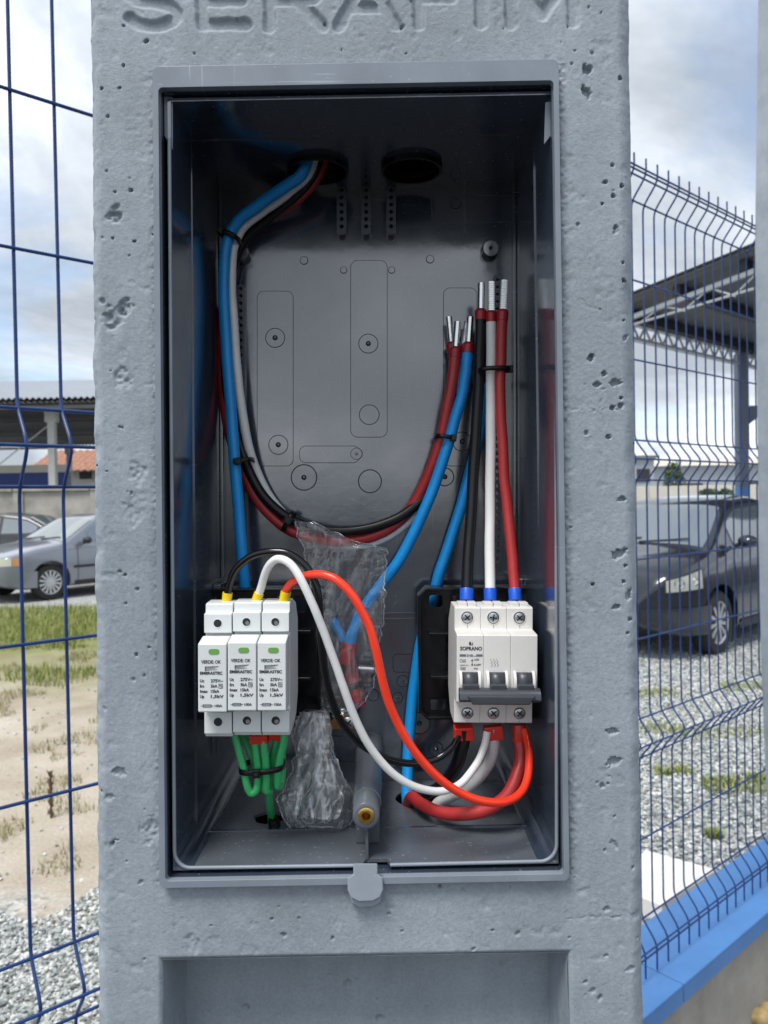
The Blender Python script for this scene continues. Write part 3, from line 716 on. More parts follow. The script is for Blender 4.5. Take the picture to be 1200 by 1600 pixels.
# short ledges where the side walls step
zl = P(345, 910, YB_ - .02).z
for x, s_ in ((TXL, 1), (TXR, -1)):
    MB().box((TX(x, zl) , YB_ - .034, zl - .004), (TX(x, zl) + s_ * .006, YB_, zl)).build('moulded_ledge', M['box'], box, bev=.0006)
    MB().box((TX(x, zl) , YB_ - .034, zl - .13), (TX(x, zl) + s_ * .0025, YB_ - .031, zl - .004)).build('moulded_ledge', M['box'], box, bev=.0004)
for x in (TXL, TXR):
    s_ = 1 if x < 0 else -1
    MB().box((x, zl + .002, YB_ - .0060), (x + s_ * .003, TZ1, YB_), TT).build('corner_rib', M['box'], box, bev=.0006)

# ------------------------------------------------------------------ brackets and earth bar
def bracket(label, pxa, pxb, pya, pyb, Y, holes, ribs, slope):
    c = P((pxa + pxb) / 2, pyb, Y)
    t = thing('mounting_bracket', label, 'bracket', c)
    D = Dev(pxa, pya, Y, slope); w, h = pxb - pxa, pyb - pya; b = 13
    out = [(b, 0), (w - b, 0), (w, b), (w, h - b), (w - b, h), (b, h), (0, h - b), (0, b)]
    hs = [rrect(x0, y0, x1, y1, 4) for x0, y0, x1, y1 in holes]
    plate('plate', out, hs, D, .004, .007, M['black'], t, bev=.0004)
    i = 5
    inn = [(b + 2, i), (w - b - 2, i), (w - i, b + 2), (w - i, h - b - 2), (w - b - 2, h - i), (b + 2, h - i), (i, h - b - 2), (i, b + 2)]
    plate('rim', out, [inn], D, 0, .0040, M['black'], t, bev=.0005)
    plate('flange', out, [[(u * .985 + .0075 * w, v * .985 + .0075 * h) for u, v in out]], D, .007, .020, M['black'], t)
    for x0, y0, x1, y1, d in ribs:
        MB().box((x0, y0, -d), (x1, y1, .004), D).build('rib', M['black'], t, bev=.0006)
    return t
bracket('black plastic bracket carrying the three-pole circuit breaker', 653, 846, 919, 1126, .572, [(18, 12, 39, 31), (19, 173, 42, 195), (152, 12, 173, 31), (152, 173, 173, 195)],
        [(16, 68, 60, 72, .006), (18, 134, 60, 140, .008), (52, 10, 60, 197, .010), (140, 60, 176, 66, .006), (56, 40, 140, 170, .014)], -.6)
bracket('black plastic bracket behind the three surge protectors', 314, 500, 920, 1126, .572, [(146, 14, 164, 38), (16, 14, 34, 38), (16, 170, 34, 194)],
        [(130, 64, 172, 70, .005), (130, 136, 172, 142, .008), (122, 10, 130, 197, .010), (40, 40, 122, 170, .022)], -.3)
t = thing('earth_bar', 'tarnished brass earth bar with a screw, beside the surge protectors', 'earth bar', P(500, 1142, .590))
D = Dev(448, 1118, .588, -1)
MB().box((0, 0, 0), (112, 24, .004), D).build('bar', M['copper'], t, bev=.0006)
def screw_head(name, o, r, parent, m='screw', ang=.4, depth=.0016):
    e = Vector((0, -1, 0)); mb = MB()
    mb.lathe(o, e, [(0, r), (depth * .6, r), (depth, r * .82), (depth * 1.15, r * .3)], 20)
    h = mb.build(name, M[m], parent, smooth=True)
    mb = MB()
    for k in (0, 1):
        a = ang + k * math.pi / 2; d = Vector((math.cos(a), 0, math.sin(a))); n = Vector((-d.z, 0, d.x))
        q = [o + e * depth * 1.22 + d * (s1 * r * .72) + n * (s2 * r * .13) for s1, s2 in ((-1, -1), (1, -1), (1, 1), (-1, 1))]
        mb.hexa(q + [p - e * depth * .8 for p in q])
    mb.build('slot', M['hole'], h)
    return h
for u in (96, 20):
    screw_head('screw', D(u, 13, 0), 9 * D.k, t, ang=.9)

# ------------------------------------------------------------------ surge protectors
lab_spd = ['light grey surge protector next to the box wall, black lead in its yellow sleeve', 'middle light grey surge protector with the white lead in its yellow sleeve', 'light grey surge protector with the bright red lead in its yellow sleeve']
def surge_protector(i):
    D = Dev(309.2 + 46.5 * i, 1003 + (2.2 if i == 0 else 0), .455, 0)
    t = thing('surge_protector', lab_spd[i], 'surge protector', D(22, 160, .03), 'surge protectors in a row')
    g = M['lightgrey']
    # base housing: side profile (v, w) swept across the unit
    prof = [(-56, .0215), (-54.5, .0195), (-41.5, .0190), (-40.5, .0150), (-9.5, .0150), (-8, .0195), (-6, .0195), (119, .0190), (119, .0150), (154, .0150), (155, .0175), (161, .0185), (161, .036), (150, .052), (118, .062), (-14, .062), (-46, .050), (-57, .034)]
    mb = MB(); n = len(prof)
    mb.add([D(.3, v, w) for v, w in prof] + [D(44.9, v, w) for v, w in prof], [tuple(range(n)), tuple(range(2 * n - 1, n - 1, -1))] + [(k, (k + 1) % n, (k + 1) % n + n, k + n) for k in range(n)])
    b = mb.build('housing', g, t, bev=.0005)
    # plug-in module
    mb = MB(); pr = [(0, .0012), (1.2, 0), (107.5, 0), (109, .0012), (109, .017), (-4, .017), (-6, .012)]; n = len(pr)
    mb.add([D(-.1, v, w) for v, w in pr] + [D(44.6, v, w) for v, w in pr], [tuple(range(n)), tuple(range(2 * n - 1, n - 1, -1))] + [(k, (k + 1) % n, (k + 1) % n + n, k + n) for k in range(n)])
    pl = mb.build('plug_module', g, t, bev=.0006)
    MB().prism(rrect(16.5, 8.5, 33.5, 17.2, 4.2), D, -.0003, .001).build('indicator_window', M['greenwin'], pl, bev=.0001)
    def ring(cx, cy, r0, w):
        mb = MB(); o = D(cx, cy, w); k = D.k
        mb.lathe(o, (0, -1, 0), [(-.0005, r0 * k * 1.16), (.00035, r0 * k * 1.08), (.0002, r0 * k * .98), (-.0004, r0 * k * .96)], 22, caps=False)
        h = mb.build('terminal_hole', g, t, smooth=True)
        MB().lathe(o, (0, -1, 0), [(-.0003, r0 * k * .98), (.00012, r0 * k * .98)], 22).build('terminal_shade_disc', M['hole'], h)  # flat dark disc painted in as the shade of the terminal opening
        o2 = o + Vector((r0 * k * .2, -.0002, -r0 * k * .22))
        MB().lathe(o2, (0, -1, 0), [(0, r0 * k * .52), (.0003, r0 * k * .45)], 14).build('terminal_screw', M['screw'] if i else M['hole'], h)
    ring(22.5, -25, 6.6, .0150); ring(22.8, 134.5, 7.0, .0150)
    W = -.0001; th = .00006; K = M['ink']
    T = lambda s_, u0, u1, v, h, b_=0., m=K: text_mesh(s_, D, u0, u1, v, h, W, th, m, parent=pl, bold=b_)
    T('VERDE: OK', 5.0, 36.0, 31.5, 5.0, .022)
    T('EMBRASTEC', 3.2, 38.2, 48.8, 4.4, .035)
    mb = MB()
    for k, (v0, e) in enumerate(((38.0, 31), (40.0, 27), (42.0, 30), (36.2, 33))):
        if k < 3: mb.prism([(11, v0), (e, v0 - 1.4), (e, v0 - .9), (11, v0 + .8)], D, W - th, W)
    mb.prism([(11, 36.2), (12.0, 36.2), (12.0, 43), (11, 43)], D, W - th, W)
    mb.prism([(11, 36.4), (33, 35.4), (33, 35.8), (11, 37.0)], D, W - th, W)
    mb.build('printed_emblem', K, pl)
    for r_, (a, c) in enumerate((('Uc', '275V~'), ('In', '5kA'), ('Imax', '15kA'), ('Up', '1,5kV'))):
        v = 61 + r_ * 8.15
        T(a, 3.2, 3.2 + (6.5 if len(a) == 2 else 12), v, 4.6, .03)
        T(c, 20, 20 + {5: 19, 3: 10.5, 4: 13.5}[len(c)] + (1.2 if r_ == 3 else 0), v, 4.6, .03)
    plate('printed_frame', rrect(32.2, 63.3, 38.8, 70.6, 1), [rrect(32.9, 64, 38.1, 69.9, .7)], D, W - th, W, K, pl)
    T('T2', 33.6, 37.4, 68.8, 3.4, .03)
    plate('printed_fuse', rrect(7.5, 95.8, 21, 100.4, .6), [rrect(8.3, 96.6, 20.2, 99.6, .3)], D, W - th, W, K, pl)
    MB().prism([(4.5, 97.7), (24, 97.7), (24, 98.4), (4.5, 98.4)], D, W - th, W).build('printed_line', K, pl)
    T('100A', 26, 37.8, 99.9, 4, .025)
    return D, t
SPD = [surge_protector(i) for i in range(3)]

# ------------------------------------------------------------------ circuit breaker
D = Dev(713.6, 991, .500, .25)
mcb = thing('circuit_breaker', 'ivory three-pole circuit breaker with a dark grey bar toggle', 'circuit breaker', D(63, 145, .03))
iv = M['ivory']
for k in range(3):                                          # three poles side by side
    u0, u1 = k * 42.2 + .12, (k + 1) * 42.2 - .12
    prof = [(-37.5, .0185), (-35.5, .0165), (-1.5, .0165), (.2, .0015), (1.8, 0), (106, 0), (107.5, .0015), (109, .0165), (149.5, .0165), (151.5, .0185), (151.5, .045), (115, .064), (-2, .064), (-37.5, .045)]
    n = len(prof); mb = MB()
    mb.add([D(u0, v, w) for v, w in prof] + [D(u1, v, w) for v, w in prof], [tuple(range(n)), tuple(range(2 * n - 1, n - 1, -1))] + [(j, (j + 1) % n, (j + 1) % n + n, j + n) for j in range(n)])
    po = mb.build('pole_housing', iv, mcb, bev=.0004)
    for v in (-20.2, 134.4):
        o = D(u0 + 20.5 + (1.2 if v > 0 else 0), v, .0165); kk = D.k
        MB().lathe(o, (0, -1, 0), [(-.0005, 11.6 * kk), (.0003, 11.2 * kk), (.0003, 10.2 * kk), (-.0003, 9.6 * kk)], 26, caps=False).build('screw_well', iv, po, smooth=True)
        MB().lathe(o, (0, -1, 0), [(-.0003, 9.4 * kk), (.00012, 9.4 * kk)], 24).build('screw_shade_disc', M['hole'], po)  # dark disc standing in for the shade round the screw
        screw_head('terminal_screw', o - Vector((0, .0001, 0)), 8.3 * kk, po, ang=random.uniform(0, 1.5), depth=.0008)
        MB().prism([(u0 + 20.6, v + 10), (u0 + 21.2, v + 10), (u0 + 21.2, v + 17), (u0 + 20.6, v + 17)], D, .01635, .0166).build('seam', M['inkg'], po)
    for a, b in ((6, 21), (22.5, 36)):                      # little top tabs
        MB().box((u0 + a, -43.5, .020), (u0 + b, -37.0, .030), D).build('top_tab', iv, po, bev=.0004)
    # toggle window cheeks and toggle
    ch = []
    for a in (3.8, 33.0):
        pr = [(57, .001), (59, -.0022), (67, -.0046), (76, -.0052), (86, -.0046), (93, -.0022), (95, .001)]; n = len(pr); mb = MB()
        mb.add([D(u0 + a, v, w) for v, w in pr] + [D(u0 + a + 4.6, v, w) for v, w in pr], [tuple(range(n)), tuple(range(2 * n - 1, n - 1, -1))] + [(j, (j + 1) % n, (j + 1) % n + n, j + n) for j in range(n)])
        mb.build('toggle_cheek', iv, po, bev=.0004)
    mb = MB(); rows = []
    for j in range(13):
        a = R(-62 + 124 * j / 12); rows.append([D(u0 + uu, 76 + 19 * math.sin(a), .0045 - .0085 * math.cos(a)) for uu in (8.6, 33)])
    mb.grid(rows); tg_ = mb.build('toggle', M['toggle'], po, smooth=True, solid=.0006)
    MB().prism([(u0 + 8.8, 74), (u0 + 32.8, 74), (u0 + 33.6, 83), (u0 + 8.0, 83)], D, -.0090, -.003).build('toggle_tongue', M['toggle'], po, bev=.0006)
# bar that ties the toggles: chamfered profile with a raised pad
pr = [(v - 8.5, w) for v, w in [(88.5, -.0075), (91, -.0100), (96, -.0118), (104, -.0128), (107.5, -.0120), (109, -.0095), (109, -.0045), (90, -.0030)]]; n = len(pr); mb = MB()
mb.add([D(2.4, v, w) for v, w in pr] + [D(127.6, v, w) for v, w in pr], [tuple(range(n)), tuple(range(2 * n - 1, n - 1, -1))] + [(j, (j + 1) % n, (j + 1) % n + n, j + n) for j in range(n)])
tb = mb.build('toggle_bar', M['toggle'], mcb, bev=.0005)
MB().prism([(14, 88.5), (118, 88.5), (110, 99.3), (109, 102), (21, 102), (20, 99.3)], D, -.0142, -.010).build('toggle_bar_pad', M['toggle'], tb, bev=.0008)
# print on the first pole
W = -.0001; th = .00006
def tm(s_, u0, u1, v, h, b_=.015, m=M['ink']): text_mesh(s_, D, u0, u1, v, h, W, th, m, parent=mcb, bold=b_)
tm('SOPRANO', 5.6, 39.6, 25, 5.6, .03)
plate('printed_emblem', rrect(19.4, 11, 25.4, 17, 1), [[(20.4, 12.2), (22.6, 12.2), (22.6, 14.6)], [(22.4, 13.6), (24.4, 13.6), (24.4, 16), (22.4, 16)]], D, W - th, W, M['ink'], mcb)
for a, b in ((4.8, 14.6), (30.6, 40.6)):
    MB().prism([(a, 31.2), (b, 31.2), (b, 34.8), (a, 34.8)], D, W - th, W).build('printed_bar', M['inkg'], mcb)
tm('SHB', 15.6, 25.8, 35, 3.8, .02, M['inkg']); tm('63', 26.6, 29.8, 35, 2, .0, M['inkg'])
tm('C60', 4.8, 14.4, 44, 5, .0)
tm('I-ON', 27.2, 35, 41.2, 3.2); tm('0-OFF', 27.2, 37.8, 49.4, 3.2); tm('IP20', 27.2, 33.6, 55, 2.6, .0)
tm('240/415V', 5.2, 18.8, 49.6, 2.2, 0, M['inkg']); 
plate('printed_frame', [(6, 51.6), (14, 51.6), (14, 55.6), (6, 55.6)], [[(6.5, 52.1), (13.5, 52.1), (13.5, 55.1), (6.5, 55.1)]], D, W - th, W, M['inkg'], mcb)
tm('3000', 7, 13, 54.7, 2.0, 0, M['inkg'])
MB().prism([(24, 40), (24.6, 40), (24.6, 48.6), (24, 48.6)], D, W - th, W).prism([(24.3, 38.6), (25.9, 41.6), (22.7, 41.6)], D, W - th, W).prism([(22.7, 47), (25.9, 47), (24.3, 50)], D, W - th, W).build('printed_arrow', M['ink'], mcb)
mb = MB()
for k in range(3):
    zz_ = [(53.5 + k * 4.6, 38), (53.5 + k * 4.6, 40.2), (56 + k * 4.6, 42.4), (53.6 + k * 4.6, 44.6), (56.4 + k * 4.6, 47.2), (54.2 + k * 4.6, 50.6)]
    for (a, b), (c, d) in zip(zz_[:-1], zz_[1:]): mb.prism([(a - .3, b), (a + .3, b), (c + .3, d), (c - .3, d)], D, W - th, W)
mb.build('printed_diagram', M['inkg'], mcb)

# ------------------------------------------------------------------ wires
def wire(label, pts, dpx, m, cap0=None, cap1=None, group=None, name='wire', n=16):
    """pts: (px, py, Y) along the wire; dpx: thickness in pixels as seen; caps: end fittings"""
    path = catmull([P(*p) for p in pts], 9)
    Ym = sum(p[2] for p in pts) / len(pts); r = dpx / 2 * Ym / FPX
    t = thing(name, label, 'wire', path[-1], group)
    ph = random.uniform(0, 50); amp = r * .10
    for i in range(6, len(path) - 6):
        k = min(1, (i - 5) / 8, (len(path) - 6 - i) / 8)
        path[i] = path[i] + Vector((float(vnoise(i * .16 + ph, 1.5, 3)) - .5, (float(vnoise(i * .16 + ph, 7.5, 4)) - .5) * .5, float(vnoise(i * .16 + ph, 4.5, 5)) - .5)) * (amp * 2.4 * k)
    MB().tube(path, [r * (1 + .03 * (float(vnoise(i * .5 + ph, 2.5, 8)) - .5)) for i in range(len(path))], n).build('insulation', M[m], t, smooth=True)
    for end, cap in ((0, cap0), (1, cap1)):
        if not cap: continue
        p = path[0] if end == 0 else path[-1]; q = path[4] if end == 0 else path[-5]
        d = (p - q).normalized(); kind, mm = cap
        if kind == 'tip' or kind == 'crimp':                 # insulated ferrule with a bare metal end
            L = .0085
            f = MB().lathe(p - d * .003, d, [(0, r * 1.02), (.0001, r * 1.10), (L * .72, r * 1.12), (L * .86, r * 1.02), (L, r * .66), (L, r * .3)], 20).build('ferrule', M[mm], t, smooth=True)
            L2 = .021
            if kind == 'tip':
                MB().tube([p + d * (L - .005 + L2 * i / 6) for i in range(7)], r * .68, 14, flat=.85).build('metal_tip', M['tin'], t, smooth=True)
            else:
                prof = []
                for i in range(13):
                    prof += [(i * .00165, r * .82), (i * .00165 + .0008, r * .82), (i * .00165 + .0009, r * .56), (i * .00165 + .0016, r * .56)]
                MB().lathe(p + d * (L - .003), d, prof, 4).build('metal_tip', M['tin'], t)
        elif kind == 'sleeve':
            L = mm[1]; rr = r * mm[2]
            MB().lathe(p - d * L * .8, d, [(0, r * .9), (0, rr * .97), (.0004, rr), (L, rr * .96), (L, r * .5)], 18).build('sleeve', M[mm[0]], t, smooth=True)
        elif kind == 'twin':                                 # wide red double sleeve
            L, wpx = mm[1], mm[2]; a = wpx / 2 * Ym / FPX
            e1 = Vector((1, 0, 0)); e1 = (e1 - d * e1.dot(d)).normalized(); e2 = d.cross(e1)
            o0 = p - d * L * .8
            q = []
            for oo, k in ((o0, 1.0), (o0 + d * L, .94)):
                q += [oo + e1 * (sx * a * k) + e2 * (sy * a * .62 * k) for sx, sy in ((-1, -1), (1, -1), (1, 1), (-1, 1))]
            MB().hexa(q).build('twin_sleeve', M[mm[0]], t, bev=.0009, seg=3)
    return t
W1 = 'wires entering through the ceiling of the box'
wire('blue wire from the ceiling hole down to behind the surge protectors', [(484, 238, .562), (471, 272, .562), (444, 293, .568), (406, 319, .576), (374, 344, .580), (356, 374, .582), (350, 420, .582), (350, 480, .583), (355, 560, .583), (361, 640, .582), (367, 720, .580), (373, 800, .580), (378, 870, .580), (383, 925, .584), (386, 985, .588)], 18, 'w_blue', group=W1)
wire('white wire from the ceiling hole beside the blue wire, dipping into the loop', [(494, 238, .568), (480, 274, .570), (450, 302, .577), (410, 331, .585), (380, 355, .588), (366, 385, .589), (362, 430, .590), (364, 490, .591), (369, 560, .592), (376, 630, .593), (388, 695, .596), (405, 745, .602), (435, 795, .604), (480, 835, .604), (535, 851, .603), (580, 848, .602), (622, 828, .602), (660, 790, .602), (690, 730, .602), (706, 650, .602), (716, 590, .600), (722, 552, .599)], 14.5, 'w_white', None, ('tip', 'fer_red'), W1)
wire('black wire from the ceiling hole lying uppermost in the hanging loop', [(502, 238, .574), (488, 275, .577), (462, 306, .585), (420, 340, .594), (385, 372, .600), (364, 420, .603), (354, 500, .603), (353, 580, .602), (360, 640, .600), (376, 700, .597), (392, 742, .595), (415, 779, .593), (450, 808, .592), (495, 825, .592), (545, 829, .592), (595, 820, .592), (640, 797, .593), (672, 762, .595), (692, 710, .598), (702, 650, .599), (708, 580, .599), (706, 545, .598)], 15.5, 'w_black', None, ('tip', 'fer_red'), W1)
wire('dark red wire from the ceiling hole, lower strand of the hanging loop', [(508, 240, .580), (494, 278, .583), (462, 313, .591), (425, 335, .598), (390, 356, .603), (366, 400, .606), (352, 480, .606), (348, 560, .606), (353, 640, .604), (368, 706, .602), (390, 760, .600), (415, 797, .598), (450, 826, .597), (495, 842, .597), (545, 845, .597), (595, 832, .597), (636, 801, .596), (664, 755, .592), (685, 700, .588), (699, 640, .586), (708, 585, .586), (711, 553, .586)], 17.5, 'w_red', None, ('tip', 'fer_red'), W1)
wire('blue wire with a red ferrule, running down into the clear plastic bag', [(731, 546, .584), (727, 590, .584), (716, 640, .584), (701, 690, .584), (683, 745, .585), (660, 805, .586), (632, 862, .588), (602, 905, .590), (572, 945, .592), (555, 978, .592), (547, 1005, .592), (543, 1030, .592)], 17.5, 'w_blue', ('tip', 'fer_red'), ('sleeve', ('fer_red', .016, 1.5)))
wire('short blue wire end inside the clear plastic bag', [(518, 968, .600), (528, 985, .600), (538, 1003, .600), (544, 1030, .598), (550, 1060, .596)], 16, 'w_blue', None, ('sleeve', ('fer_red', .016, 1.5)))
wire('blue wire passing behind the breaker bracket down to the floor hole', [(757, 600, .600), (754, 650, .600), (741, 715, .600), (722, 785, .600), (703, 845, .601), (688, 892, .601), (676, 940, .602), (660, 995, .602), (650, 1050, .602), (643, 1110, .600), (638, 1170, .596), (636, 1220, .588), (637, 1252, .575), (641, 1290, .570)], 18, 'w_blue')
W2 = 'wires rising from the breaker'
wire('black wire rising from the breaker, smooth metal tip', [(751, 494, .576), (750, 540, .576), (747, 610, .574), (743, 680, .570), (739, 750, .564), (735, 820, .556), (731, 880, .548), (729, 935, .540)], 17.5, 'w_black', ('tip', 'fer_red'), ('sleeve', ('sl_blue', .0085, 1.22)), W2)
wire('white wire rising from the breaker, crimped metal tip', [(767.5, 497, .572), (767.5, 550, .572), (767, 620, .570), (766.5, 700, .566), (766, 780, .560), (765.5, 860, .550), (766, 935, .540)], 15.8, 'w_white', ('crimp', 'fer_red'), ('sleeve', ('sl_blue', .0085, 1.25)), W2)
wire('dark red wire rising from the breaker, crimped metal tip', [(785, 495, .568), (783, 540, .568), (782, 600, .567), (784, 670, .565), (788, 740, .562), (793, 800, .557), (799, 860, .550), (803, 900, .545), (805, 935, .540)], 16.8, 'w_red', ('crimp', 'fer_red'), ('sleeve', ('sl_blue', .0085, 1.2)), W2)
W3 = 'thin leads from surge protectors to breaker'
wire('thin glossy black lead arching from the surge protectors to the breaker', [(354, 940, .486), (358, 915, .484), (370, 888, .480), (395, 868, .476), (425, 862, .473), (455, 867, .471), (480, 887, .469), (495, 920, .468), (500, 965, .468), (504, 1020, .470), (514, 1080, .476), (535, 1130, .486), (565, 1163, .496), (605, 1185, .506), (645, 1193, .514), (680, 1186, .520), (706, 1168, .522), (718, 1148, .522)], 12, 'w_black2', ('sleeve', ('yellow', .0075, 1.3)), None, W3)
wire('thin white lead arching from the surge protectors to the breaker', [(400, 940, .484), (408, 918, .482), (416, 892, .477), (428, 876, .472), (441, 874, .469), (456, 884, .466), (472, 908, .464), (488, 942, .464), (503, 980, .466), (520, 1025, .469), (537, 1075, .472), (556, 1125, .476), (582, 1172, .481), (616, 1210, .486), (655, 1231, .491), (692, 1236, .496), (722, 1222, .503), (745, 1193, .512), (757, 1165, .519), (761, 1143, .521)], 12.6, 'w_white', ('sleeve', ('yellow', .0075, 1.25)), None, W3)
wire('thin bright red lead sweeping from the surge protectors to the breaker', [(444, 938, .480), (449, 920, .478), (462, 907, .473), (482, 899, .467), (506, 899, .461), (532, 911, .457), (556, 938, .455), (575, 975, .455), (587, 1015, .455), (598, 1065, .456), (613, 1112, .458), (640, 1162, .460), (676, 1206, .463), (715, 1236, .467), (755, 1252, .472), (790, 1252, .479), (814, 1238, .488), (825, 1212, .498), (827, 1180, .509), (823, 1155, .517), (819, 1140, .521)], 13.4, 'w_orange', ('sleeve', ('yellow', .0075, 1.25)), None, W3)
W4 = 'thick wires from breaker to floor hole'
wire('thick black wire from under the breaker to the floor hole', [(724, 1138, .524), (724, 1160, .526), (718, 1185, .530), (704, 1212, .540), (684, 1232, .552), (664, 1246, .560), (655, 1275, .560)], 20, 'w_black', ('twin', ('cap_red', .0095, 31)), None, W4)
wire('thick dusty white wire from under the breaker to the floor hole', [(770, 1138, .524), (771, 1158, .524), (767, 1184, .526), (752, 1211, .530), (730, 1231, .536), (706, 1244, .544), (686, 1254, .550), (672, 1275, .552)], 18, 'w_old', ('twin', ('cap_red', .0095, 30)), None, W4)
wire('thick dark red wire curling from under the breaker to the floor hole', [(811, 1138, .524), (812, 1160, .522), (813, 1185, .518), (808, 1213, .512), (795, 1240, .508), (772, 1260, .508), (742, 1270, .511), (708, 1272, .518), (680, 1267, .527), (658, 1256, .540), (643, 1246, .556), (636, 1262, .568)], 20, 'w_red', ('sleeve', ('cap_red', .0110, 1.10)), None, W4)
W5 = 'green earth wires under the surge protectors'
wire('green earth wire looping under the surge protector nearest the box wall', [(364, 1138, .492), (370, 1160, .491), (378, 1190, .490), (385, 1222, .488), (391, 1238, .488), (399, 1237, .488), (403, 1222, .489), (402, 1190, .490), (399, 1162, .491), (398, 1140, .492)], 12.2, 'w_green', None, None, W5)
wire('green earth wire looping between the two red twin sleeves', [(411, 1140, .492), (413, 1165, .490), (416, 1195, .489), (416, 1225, .488), (417, 1236, .489), (421, 1234, .493), (424, 1215, .497), (427, 1185, .497), (432, 1158, .494), (435, 1140, .492)], 12.2, 'w_green', None, ('twin', ('cap_red', .0085, 28)), W5)
wire('green earth wire under the third surge protector', [(445, 1140, .490), (443, 1160, .489), (438, 1185, .489), (434, 1212, .489), (434, 1228, .491), (438, 1226, .497), (441, 1205, .500), (440, 1180, .502), (438, 1160, .503)], 12.2, 'w_green', None, None, W5)
wire('green earth wire leaning back under the first surge protector', [(377, 1138, .508), (385, 1160, .508), (394, 1185, .506), (404, 1215, .506), (414, 1235, .508)], 12, 'w_green', None, None, W5)
wire('single green earth wire dropping into the ragged floor hole', [(418, 1195, .506), (418, 1215, .507), (420, 1238, .511), (422, 1260, .520), (424, 1280, .532), (426, 1310, .540)], 12.5, 'w_green', None, None, W5)
t = thing('twin_sleeve', 'red twin sleeve joining green earth wires under the middle surge protector', 'sleeve', P(404, 1164, .491))
Dq = Dev(389, 1150, .488, 0); MB().box((0, 0, 0), (29, 14, .009), Dq).build('sleeve_body', M['cap_red'], t, bev=.0009, seg=3)
t = thing('rubber_grommet', 'small black rubber grommet in the ragged floor hole', 'grommet', P(427, 1281, .527))
MB().lathe(P(428, 1281, .527), (0, -.35, 1), [(-.012, .004), (-.001, .0042), (.0012, .0034), (.0012, .0018), (-.003, .0015)], 18, caps=False).build('ring', M['black'], t, smooth=True)

# ------------------------------------------------------------------ cable ties
def tie(label, px, py, Y, rx, ry, ang, hpx=7, head=0., tail=0.):
    """loop lying across a bundle: rx pixels across, ry metres in depth"""
    D = Dev(px, py, Y, ang)
    t = thing('cable_tie', label, 'cable tie', D(0, 0, 0), 'black cable ties')
    mb = MB(); n = 30; rows = []
    for s_ in (-hpx / 2, hpx / 2):
        rows.append([D(rx * math.copysign(abs(math.cos(a)) ** .75, math.cos(a)), s_, -ry * math.copysign(abs(math.sin(a)) ** .75, math.sin(a))) for a in [2 * math.pi * k / n for k in range(n + 1)]])
    mb.grid(rows); mb.build('band', M['tie'], t, smooth=True, solid=.0010)
    hu = rx * head
    hw = -ry * max(.0, 1 - abs(head) ** 2) ** .5 if abs(head) < 1 else 0
    mb = MB(); mb.box((hu - hpx * .75, -hpx * .8, hw - .0032), (hu + hpx * .75, hpx * .8, hw + .0005), D); mb.build('head', M['tie'], t, bev=.0006)
    MB().box((hu - hpx * .3, -hpx * .3, hw - .0034), (hu + hpx * .3, hpx * .3, hw - .0030), D).build('slot', M['hole'], t)
    if tail:
        MB().box((hu, -hpx * .3, hw - .0022), (hu + tail, hpx * .3, hw - .0012), D).build('tail', M['tie'], t)
    return t
tie('black cable tie round the blue and white wires below the ceiling hole', 360, 371, .586, 16, .011, 24, 7, -.75)
tie('black cable tie round blue, white, black and red wires beside the left perforated strip', 379, 722, .590, 17, .015, -12, 7, -.1, 16)
tie('black cable tie at the lower bend of the hanging loop', 452, 814, .594, 17, .010, -62, 8, .1)
tie('black cable tie round the red wire and blue wire of the hanging loop', 695, 684, .588, 16, .011, 8, 6.5, .75)
tie('black cable tie round the three wires above the breaker', 772, 578, .570, 24, .0085, -2, 7, 1.0)
tie('black cable tie round the bundle of green earth wires', 410, 1197, .494, 35, .012, -5, 8, -.12)
tie('thin black cable tie at the neck of the clear bag', 496, 1117, .556, 24, .008, 6, 6, -.5, 34)

